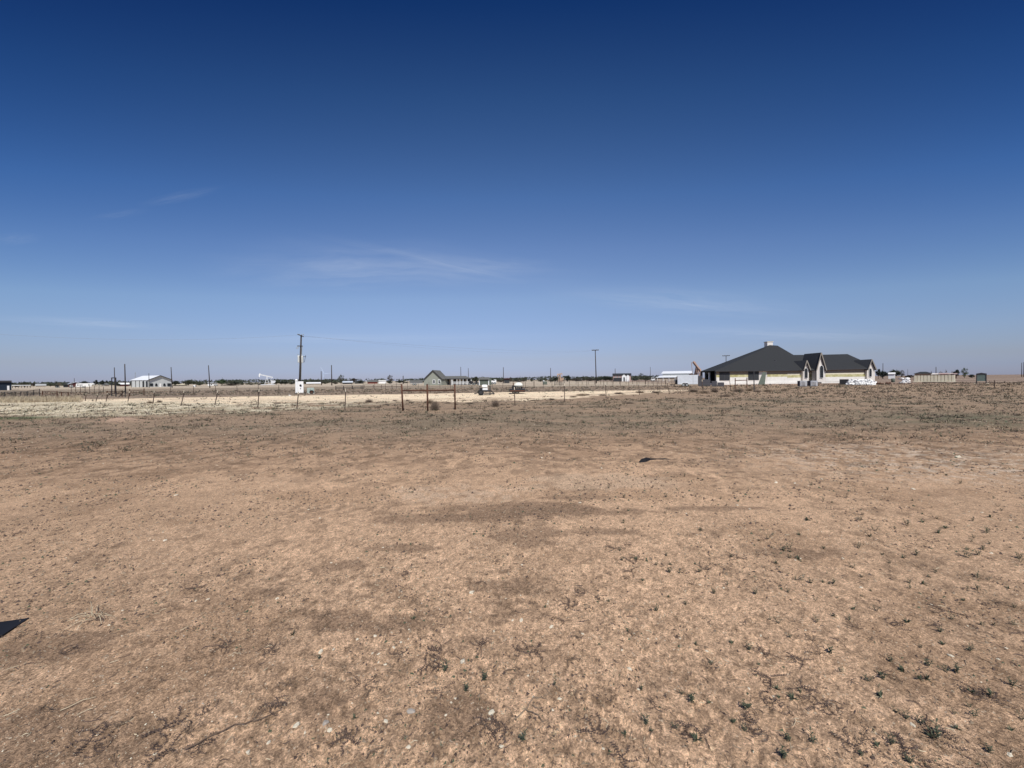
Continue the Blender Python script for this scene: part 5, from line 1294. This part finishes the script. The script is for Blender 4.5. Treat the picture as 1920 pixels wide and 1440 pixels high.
# camper
f = Fr('camper', 'long white camper with small dark windows parked beside the maroon barn', 'camper', 160, 165); x0, x1 = f.x(142.5), f.x(178); zt = f.z(719)
MB().prism([(x0,0,.45),(x0,0,zt-.15),(x0+.15,0,zt),(x1-.5,0,zt+.12),(x1,0,zt-.25),(x1,0,1.5),(f.x(172),0,1.3),(f.x(171),0,.45)], (0,2.4,0)).build('camper_body', 'white_bright', f.root)
for a, b in ((144.5,147.5),(149,151),(152.5,154.5),(165.5,167),(174,176)):
    MB().box(f.x(a), f.x(b), -.04, -.003, f.z(722.6), f.z(721)).build('window', 'dark_glass', f.root)
MB().box(f.x(167.5), f.x(169), -.03, -.004, .6, f.z(720.5)).build('door', 'grey_wall', f.root)
for p_ in (155, 158.5): wheel('wheel', f.root, f.x(p_), .1, .36, .36, .22)
f = Fr('storage_box', 'small white box with a dark side in the field right of the grey metal building', 'box', 365, 150); MB().bbox(f.x(362), f.x(366.5), 0, 1.2, .1, f.z(722), .05).build('box_walls', 'white_paint', f.root); MB().box(f.x(366.5)+.01, f.x(368), .1, 1.2, .1, f.z(721.5)).build('side_wall', 'black_steel', f.root)
# green shed + truck
f = house('green storage shed with white corner boards behind the equipment trailer', 897.5, 917.5, 711.2, 708.2, 112, 'shed_green', 'shingle_grey', 4, 'side', 'shed', 'shed', over=.08)
for a in (898.6, 916.3): MB().box(f.x(a)-.12, f.x(a)+.12, -.04, .0-.002, 0, f.z(711.6)).build('corner_board', 'white_paint', f.root)
MB().box(f.x(917.2), f.x(921.5), 1, 4, 0, f.z(709.5)).build('lean_to', 'shed_green', f.root)
f = Fr('box_truck', 'white truck parked right of the green storage shed', 'truck', 926, 130); x0, x1 = f.x(920.5), f.x(932); zt = f.z(711.8)
MB().prism([(x0,0,.5),(x0,0,1.3),(x0+.4,0,1.45),(x0+.7,0,zt-.4),(x0+1.1,0,zt),(x1-.3,0,zt),(x1-.3,0,.5)], (0,2.2,0)).build('truck_body', 'white_paint', f.root)
MB().box(x0+.85, x0+1.5, -.03, -.003, 1.5, zt-.4).build('side_window', 'dark_glass', f.root)
for x_ in (x0+.5, x1-.8): wheel('wheel', f.root, x_, .1, .42, .42, .25)
house('small dark shed right of the thin pole behind the wire fence', 945, 955.5, 711, 709.7, 170, 'dark_screen', 'maroon', 4, 'flat', 'shed', 'shed', over=.05)
house('low pale house among the trees left of the middle pole', 1078, 1092, 713, 711, 260, 'tan_wall', 'shingle_grey', 8, 'side')
# farmhouse with white gables
f = house('white farmhouse with dark roof and dormer gables right of the middle pole', 1148, 1184, 703.6, 700.4, 200, 'pink_wall', 'shingle', 10, 'side', wins=[(1153.5,1155.5,705,708),(1159,1161,705,708)])
for a, b, t_ in ((1166,1174,702.3),(1174.5,1180,703)):
    xm = (f.x(a)+f.x(b))/2; MB().prism([(f.x(a),-.5,0),(f.x(b),-.5,0),(f.x(b),-.5,f.z(705.5)),(xm,-.5,f.z(t_)),(f.x(a),-.5,f.z(705.5))], (0,.45,0)).build('gable_wall', 'white_paint', f.root)
MB().box(f.x(1169), f.x(1171.5), -.56, -.505, 0, f.z(707.5)).build('door', 'dark_glass', f.root)
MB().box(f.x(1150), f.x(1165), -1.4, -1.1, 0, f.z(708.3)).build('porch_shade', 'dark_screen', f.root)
# long white barn
f = Fr('white_barn', 'long white barn with a raised roof and lean-to behind the cargo trailer', 'barn', 1262, 175); x0, x1 = f.x(1237.5), f.x(1300)
zr, zu, zw, zl = f.z(695.3), f.z(700.2), f.z(704.3), f.z(707.2)
MB().box(x0+1, x1, 5, 14, 0, zu).build('wall', 'grey_wall', f.root)
MB().add([(x0+.3,4.6,zu),(x1,4.6,zu),(x1,9.5,zr),(f.x(1242),9.5,zr),(x1,14.4,zu),(x0+.3,14.4,zu)], [(0,1,2,3),(2,4,5,3),(0,3,5),(0,5,4,1)]).build('roof', 'metal_roof', f.root)
xl = f.x(1228.5); MB().add([(xl,0,zl),(x1,0,zl),(x1,5,zw),(x0,5,zw),(xl,0,zl-.15),(x1,0,zl-.15),(x1,5,zw-.15),(x0,5,zw-.15),(xl,14,zl),(x0,14,zw)], [(0,1,2,3),(7,6,5,4),(0,4,5,1),(0,3,9,8)]).build('lean_to_roof', 'metal_roof', f.root)
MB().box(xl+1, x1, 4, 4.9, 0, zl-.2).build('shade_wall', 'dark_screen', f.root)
MB().box(xl+.6, x1, .4, .55, 0, 1.4).build('stall_fence', 'tan_wall', f.root)
for k in range(7): x_ = xl+.8+(x1-xl-1)*k/6; MB().box(x_-.08, x_+.08, .1, .26, 0, zl-.1).build('post', 'white_paint', f.root)
# right side
house('small white building below the trees right of the new house', 1665, 1679, 700.9, 699, 190, 'white_paint', 'white_bright', 5, 'side', 'building', 'shed', over=.1)
house('low house with a wide dark hip roof behind the dumpster', 1712, 1750, 700.5, 696.8, 150, 'tan_wall', 'shingle', 12, 'hip')
house('low house with a pale roof behind the right end of the dumpster', 1748, 1795, 701.5, 700, 170, 'maroon', 'pink_wall', 10, 'side')
f = Fr('green_barrel', 'dark green barrel standing left of the small heap of bags', 'barrel', 1674.5, 90); MB().lathe([(.3,0),(.33,.05),(.33,.4),(.35,.43),(.33,.46),(.33,.85),(.3,.9)], (0,0,0), 14).build('barrel_shell', 'shed_green', f.root, True); MB().lathe([(.28,.9),(.28,.93),(.05,.94)], (0,0,0), 12).build('lid', 'black_steel', f.root)

# ------------------------------------------------------------------ pumpjacks
def pumpjack(pxc, Y, m, label, tilt, turn, H_=7.5, group=None):
    f = Fr('pumpjack', label, 'pumpjack', pxc, Y, group, turn); k = H_/7.5; r = f.root
    def V(x, y, z): return Vector((x*k, y*k, z*k))
    MB().box(-3.4*k, 4.0*k, -.9*k, .9*k, 0, .4*k).build('base_skid', m, r)
    mb = MB()
    for a, b in ((-1.3,-.9),(-1.3,.9),(1.0,-.7),(1.0,.7)): mb.bar(V(a,b,.4), V(-.1,b*.25,5.2), .26*k, .26*k)
    for z in (1.6, 3.0): mb.bar(V(-1.0,-.65,z), V(-1.0,.65,z), .12*k, .12*k); mb.bar(V(-.95,-.6,z), V(.55,-.5,z), .12*k, .12*k)
    mb.build('samson_post', m, r)
    c, s = math.cos(tilt), math.sin(tilt)
    def Bm(x, z): return V(-.1 + x*c, 0, 5.4 + x*s + z*c)
    mb = MB(); mb.bar(Bm(-3.6,.15), Bm(3.2,.15), .5*k, .75*k); mb.build('walking_beam', m, r)
    hd = [(-3.5,1.0),(-4.1,.6),(-4.35,-.3),(-4.25,-1.2),(-4.0,-1.7),(-3.8,-1.5),(-3.7,-.3),(-3.4,.3)]
    MB().prism([Bm(x,z)+Vector((0,-.22*k,0)) for x, z in hd], (0,.44*k,0)).build('horsehead', 'white_paint' if m == 'pumpjack_white' else m, r)
    pz = Bm(-4.3,-1.2); mb = MB(); mb.tube(pz, Vector((pz.x,0,.8*k)), .04*k, n=4); mb.box(pz.x-.3*k, pz.x+.3*k, -.2*k, .2*k, 0, 1.0*k); mb.build('bridle', 'black_steel', r)
    mb = MB(); cr = V(2.5,0,2.3); ca = 2.4
    for y_ in (-.75,.75):
        e_ = cr + Vector((math.cos(ca), 0, math.sin(ca)))*1.0*k; o_ = Vector((0,y_*k,0))
        mb.bar(Bm(3.0,0)+o_, e_+o_, .14*k, .14*k)
    mb.bar(Bm(3.0,0)+Vector((0,-.8*k,0)), Bm(3.0,0)+Vector((0,.8*k,0)), .2*k, .2*k); mb.build('pitman_arms', m, r)
    for y_ in (-.95,.95):
        pts = []
        for t in np.linspace(-1.0, 1.0, 8): pts.append(cr + Vector((math.cos(ca+PI+t)*1.9*k, y_*k-.12*k, math.sin(ca+PI+t)*1.5*k)))
        e_ = cr + Vector((math.cos(ca)*1.1*k, y_*k-.12*k, math.sin(ca)*1.1*k)); pts += [cr+Vector((.3*k,y_*k-.12*k,.5*k)), e_]
        pts = [Vector((p.x,p.y,max(.45*k,p.z))) for p in pts]
        MB().prism(pts, (0,.24*k,0)).build('counterweight', m, r)
    MB().bbox(1.9*k, 3.1*k, -.6*k, .6*k, .4*k, 2.6*k, .08).build('gearbox', m, r)
    MB().bbox(3.3*k, 3.9*k, -.5*k, .3*k, .4*k, 1.3*k, .05).build('motor', 'black_steel', r)
    return f
mat('pumpjack_white', (.58, .60, .62), .6, .06, 2)
pumpjack(501, 215, 'pumpjack_white', 'white pumpjack with its horsehead raised behind the left field', -.26, 0, 7.0)
pumpjack(1050, 240, 'pumpjack_tan', 'tan pumpjack seen nearly end on behind the pipe gate panel', .12, 1.15, 6.6)
pumpjack(1306, 165, 'pumpjack_rust', 'rust coloured pumpjack with steeply tilted beam beside the new house', .52, 1.95, 9.2)

# wind turbine
f = Fr('wind_turbine', 'faint white wind turbine far away behind the pale green cabinet', 'wind turbine', 607, 1500)
hub = f.z(700.3); MB().tube((0,0,0), (0,0,hub), 1.9, 1.2, 10).build('tower', 'turbine', f.root, True)
xh = f.x(607.6); MB().bbox(-2, 4, -3, 3, hub-1.5, hub+2, .4).build('nacelle', 'turbine', f.root)
for dx, dz in ((-6.0, 12.5), (13, .6), (-1, -13)):
    v_ = Vector((dx*f.fx, 0, dz*f.fz)); c0 = Vector((xh, -4, hub)); n_ = Vector((v_.z,0,-v_.x)).normalized()
    MB().prism([c0-n_*1.0, c0+n_*1.0, c0+v_*.3+n_*1.9, c0+v_+n_*.4, c0+v_-n_*.4], (0,.8,0)).build('rotor_blade', 'turbine', f.root)

# ------------------------------------------------------------------ trees
def tree_protos():
    out_ = {}
    def crown(seed, n, rx, rz, zc, clumps, leaf, top=1.0, gaps=.5):
        r = random.Random(seed); mb = MB(); C_ = []
        for k in range(clumps):
            a = r.uniform(0, 2*PI); q = r.random()**.5; z = r.uniform(-1, 1)
            w = math.sqrt(max(0, 1-z*z*.8)); C_.append((math.cos(a)*q*w*rx, math.sin(a)*q*w*rx, zc+z*rz*(.8 if z > 0 else .7), r.uniform(.16,.34)))
        for k in range(n):
            c = r.choice(C_); p = Vector((c[0]+r.gauss(0,c[3]*.55)*rx*1.1, c[1]+r.gauss(0,c[3]*.55)*rx*1.1, c[2]+r.gauss(0,c[3]*.45)*rz*1.2))
            if p.z < .06: p.z = r.uniform(.05,.2)
            a = Vector((r.uniform(-1,1), r.uniform(-1,1), r.uniform(-1,1))).normalized()*leaf*r.uniform(.6,1.4); b = Vector((r.uniform(-1,1), r.uniform(-1,1), r.uniform(-1,1))).normalized()*leaf*r.uniform(.6,1.4)
            mb.add([p-a, p+b, p+a*.8, p-b*.9], [(0,1,2),(0,2,3)])
        return mb
    def trunk(seed, h, spread, lim=6, r0=.045):
        r = random.Random(seed); mb = MB(); p = Vector((0,0,-.02)); t = Vector((r.uniform(-.04,.04), 0, h)); mb.tube(p, t, r0, r0*.7, 6)
        for k in range(lim):
            a = k*2*PI/lim + r.uniform(-.4,.4); s = t - Vector((0,0,r.uniform(0,h*.3))); e_ = s + Vector((math.cos(a)*spread, math.sin(a)*spread, r.uniform(.2,.45)))
            mb.tube(s, e_, r0*.5, r0*.2, 4)
            for j in range(3): f_ = s.lerp(e_, r.uniform(.4,1)); mb.tube(f_, f_+Vector((r.uniform(-.2,.2), r.uniform(-.2,.2), r.uniform(.1,.3))), r0*.22, r0*.08, 3)
        return mb
    def bare(seed):
        r = random.Random(seed); mb = MB()
        def grow(p, d, L_, w, k):
            q = p + d*L_; 
            if k < 2: mb.tube(p, q, w, w*.7, 4, False)
            else:
                s1 = Vector((r.uniform(-1,1), r.uniform(-1,1), r.uniform(-1,1))).normalized()*w; mb.add([p-s1,p+s1,q+s1*.5,q-s1*.5], [(0,1,2,3)])
            if k > 4: return
            for i in range(3 if k > 0 else 5):
                e_ = (d + Vector((r.uniform(-1,1), r.uniform(-1,1), r.uniform(-.3,.7)))*.85).normalized(); grow(q, e_, L_*r.uniform(.6,.85), w*.62, k+1)
        grow(Vector((0,0,0)), Vector((0,0,1)), .24, .04, 0); return mb
    S_ = {'round': (crown(1, 1500, .46, .38, .58, 26, 0.046), trunk(1,.3,.25)), 'round2': (crown(2, 1400, .5, .36, .55, 20, .048), trunk(2,.28,.28)),
          'wide': (crown(3, 1600, .62, .30, .42, 30, .048), trunk(3,.2,.4)), 'low': (crown(4, 1300, .8, .30, .30, 26, .050), trunk(4,.15,.4)),
          'sparse': (crown(5, 620, .46, .42, .56, 18, .034), trunk(5,.35,.3,8,.035)), 'cone': (crown(6, 1300, .30, .45, .50, 20, .042), trunk(6,.3,.1)),
          'bare': (bare(3), None), 'bare2': (bare(8), None)}
    return S_
TP = tree_protos(); TC = {}
def tree(px0, px1, pyt, Y, kind, leaf, label, group='trees and scrub along the horizon', name='tree'):
    f = Fr(name, label, 'tree', (px0+px1)/2, Y, group); w = f.x(px1)-f.x(px0); h = f.z(pyt)
    key = (kind, leaf)
    if key not in TC:
        cmb, tmb = TP[kind]
        if kind.startswith('bare'): c = cmb.build('branches', leaf, f.root); t = None
        else: c = cmb.build('crown', leaf, f.root); t = tmb.build('trunk', 'bark', f.root)
        TC[key] = (c.data, t.data if t else None)
    else:
        cd, td = TC[key]; c = D.objects.new('branches' if kind.startswith('bare') else 'crown', cd); COL.objects.link(c); c.parent = f.root
        t = None
        if td: t = D.objects.new('trunk', td); COL.objects.link(t); t.parent = f.root
    base = {'round': .98,'round2':1.05,'wide':1.25,'low':1.6,'sparse':.98,'cone':.66,'bare':1.15,'bare2':1.15}[kind]
    f.root.scale = (w/base, w/base, h/.86); f.root.rotation_euler.z += R.uniform(-.4,.4)
    return f
GT = 'trees along the horizon'
TL = [ # px0 px1 top Y kind leaf label
 (36,58,714.8,250,'wide','leaf_olive','broad grey green tree above the right end of the open carport'),
 (58,66,719,240,'round','leaf_brown','small dark tree at the right end of the open carport'),
 (24,38,719.5,260,'low','leaf_brown','low scrub just right of the navy building'),
 (74,84,718.8,320,'sparse','leaf_brown','thin tree behind the small pale roofed house'),
 (89,101,718.5,270,'wide','leaf_olive','grey green tree left of the maroon barn'),
 (106,116,718.5,300,'sparse','twig_grey','bare looking thin tree left of the maroon barn'),
 (115,128,717.8,290,'low','leaf_olive','low dark tree behind the lean-to of the maroon barn'),
 (149,168,713.2,260,'wide','leaf_dark','dark tree rising behind the white camper'),
 (175,184.5,713.8,240,'round','leaf_dark','rounded dark tree right of the white camper'),
 (187.5,196,713.8,240,'round2','leaf_dark','rounded dark tree behind the grey hip roofed house'),
 (196,203,714.5,250,'round','leaf_dark','smaller dark tree left of the pipe portal'),
 (216,226,716.5,230,'low','leaf_dark','low dark tree between the two bare poles'),
 (223,240,713.5,280,'wide','leaf_brown','brown tree behind the taller bare pole'),
 (236,250,716.0,270,'low','leaf_brown','low brown scrub left of the grey metal building'),
 (321,337,712.5,215,'wide','leaf_dark','dark tree against the right corner of the grey metal building'),
 (342,366,710.8,230,'wide','leaf_olive','broad grey green tree right of the grey metal building'),
 (364,381,714.0,225,'low','leaf_olive','low flat topped tree left of the small white shed'),
 (388,402,713.8,215,'wide','leaf_dark','dark tree rising behind the small white shed'),
 (407.5,423.5,711.8,200,'round2','leaf_green','rounded green tree right of the small white shed'),
 (425,438,717.5,220,'low','leaf_brown','low brown scrub between the green tree and the next dark tree'),
 (433,449,714.5,210,'wide','leaf_dark','dark rounded tree halfway between the shed and white pumpjack'),
 (415,452,719.5,190,'low','leaf_brown','low brown hedge under the dark rounded tree'),
 (449,458,717,240,'low','leaf_olive','small low tree right of the dark rounded tree'),
 (460,480,717,230,'low','leaf_olive','long low tree left of the white pumpjack'),
 (476,500,717.5,240,'low','leaf_dark','long low dark scrub at the foot of the white pumpjack'),
 (509,527,712.2,235,'wide','leaf_olive','broad grey green tree right of the white pumpjack'),
 (524,532,715.5,230,'cone','leaf_dark','small dark pointed tree left of the meter cabinet'),
 (531,540,715.5,230,'cone','leaf_dark','second small dark pointed tree left of the meter cabinet'),
 (540,553,717,235,'low','leaf_dark','low dark scrub just left of the meter cabinet'),
 (567,578,717,240,'low','leaf_dark','low dark scrub just right of the meter cabinet'),
 (588,601,712,250,'wide','leaf_dark','dark tree behind the white roofed house'),
 (602,616,713.5,250,'low','leaf_olive','grey scrub under the wind turbine'),
 (632,647,704.5,215,'sparse','leaf_olive','tall upright grey green tree right of the tall thin pole'),
 (623,634,715,220,'low','leaf_brown','low scrub left of the tall upright grey green tree'),
 (656,668,710.5,250,'round','leaf_brown','brownish tree behind the low white roofed house'),
 (667,683,712.5,250,'wide','leaf_dark','dark tree above the low dark house'),
 (724,738,704.8,215,'sparse','leaf_brown','tall thin brownish tree right of the low white building'),
 (725,736,712.5,212,'low','leaf_dark','dark scrub at the foot of the tall thin brownish tree'),
 (742,758,713,240,'wide','leaf_dark','dark low tree left of the short dark pole'),
 (757,765,714.8,240,'low','leaf_dark','small dark scrub right of the short dark pole'),
 (766,796,712.5,240,'low','leaf_olive','long grey green scrub left of the green gabled house'),
 (886,897,707.5,200,'round','leaf_olive','small tree behind the right end of the porch wing'),
 (932,945,711,230,'low','leaf_brown','low brown scrub right of the white truck'),
 (953,961,708.5,220,'sparse','leaf_brown','thin brown tree behind the small dark shed'),
 (958,985,712.5,260,'low','leaf_brown','low brown scrub behind the round white tank'),
 (979,986,709.8,250,'sparse','leaf_brown','small thin tree right of the two short masts'),
 (991,1003,709,240,'sparse','leaf_dark','thin dark tree left of the green bin'),
 (1008,1018,710.8,250,'low','leaf_dark','low dark scrub just left of the green bin'),
 (1028,1042,710.8,240,'low','leaf_dark','low dark scrub under the thin pole left of the tan pumpjack'),
 (1037,1046,708.5,235,'round','leaf_dark','small dark tree at the left foot of the tan pumpjack'),
 (1060,1069.5,705.2,220,'cone','leaf_dark','dark pointed tree right of the tan pumpjack'),
 (1070,1090,707.5,260,'low','leaf_brown','long low brown scrub right of the dark pointed tree'),
 (1088,1100,706,260,'sparse','leaf_olive','thin grey tree in the scrub left of the middle pole'),
 (1098,1114,707.5,250,'low','leaf_brown','low brown scrub just left of the middle pole'),
 (1110,1128,706.5,245,'low','leaf_dark','dark scrub at the foot of the middle pole'),
 (1126,1146,704,240,'wide','leaf_dark','broad dark tree left of the white farmhouse'),
 (1140,1150,705.5,250,'low','leaf_brown','brown scrub touching the left end of the white farmhouse'),
 (1183,1196,708,240,'low','leaf_dark','low scrub right of the white farmhouse'),
 (1196,1208,701.2,240,'sparse','leaf_olive','thin tree halfway between the farmhouse and white barn'),
 (1204,1219,705,240,'low','leaf_olive','low grey scrub left of the thin mast'),
 (1642,1652,694,190,'round','leaf_dark','dark tree touching the right end of the new house'),
 (1646,1664,693.5,200,'wide','leaf_dark','dark tree at the pole right of the new house'),
 (1665,1688,691,215,'wide','leaf_olive','broad tree behind the small white building'),
 (1686,1697,695.5,215,'sparse','leaf_brown','thin tree right of the small white building'),
 (1696,1714,701,230,'low','leaf_brown','low scrub left of the dark hip roofed house'),
 (1743,1751,694.5,220,'bare','twig_grey','leftmost bare tree above the dumpster'),
 (1757,1770,693.5,225,'bare2','twig_grey','second bare tree above the dumpster'),
 (1770,1780,692,225,'bare','twig_grey','tallest bare tree above the dumpster'),
 (1782,1788,692.5,230,'bare2','twig_grey','rightmost bare tree above the dumpster'),
 (1788,1799,694.8,170,'round','leaf_dark','dark rounded tree at the right end of the dumpster'),
 (1799,1817,691.8,185,'sparse','leaf_green','green tree right of the dumpster'),
 (1814,1828,699.8,200,'low','leaf_dark','low dark scrub left of the green sign')]
for t in TL: tree(*t[:6], t[6], GT)
# far hazy tree line that reads as one mass
gh = np.random.RandomState(9); n = 26000; px_ = gh.uniform(-150, 1235, n); Yd = gh.uniform(380, 520, n); X_ = (px_-CX)/F_PX*Yd
k = gh.rand(n) < np.clip(fbm(px_*.03, px_*0, 3, 140)*2.0-.35, .12, 1); X_, Yd = X_[k], Yd[k]; n = len(X_)
hgt = 1.8 + 3.6*fbm(X_*.02, X_*0+4, 3, 143); V = np.empty((n, 3, 3)); zz = hgt*gh.rand(n)**.8
for j in range(3): V[:, j] = np.stack([X_, Yd, zz], 1) + gh.normal(0, 1, (n, 3))*np.array([1.0, .6, .6])
V[:, :, 2] = np.maximum(V[:, :, 2], 0)
raw_mesh('far_wood', V.reshape(-1,3), np.arange(n*3).reshape(n,3), ['leaf_olive', 'leaf_dark'], gh.choice(2, n), 'stuff', 'distant low wood and scrub in a dark line along the horizon', 'wood')
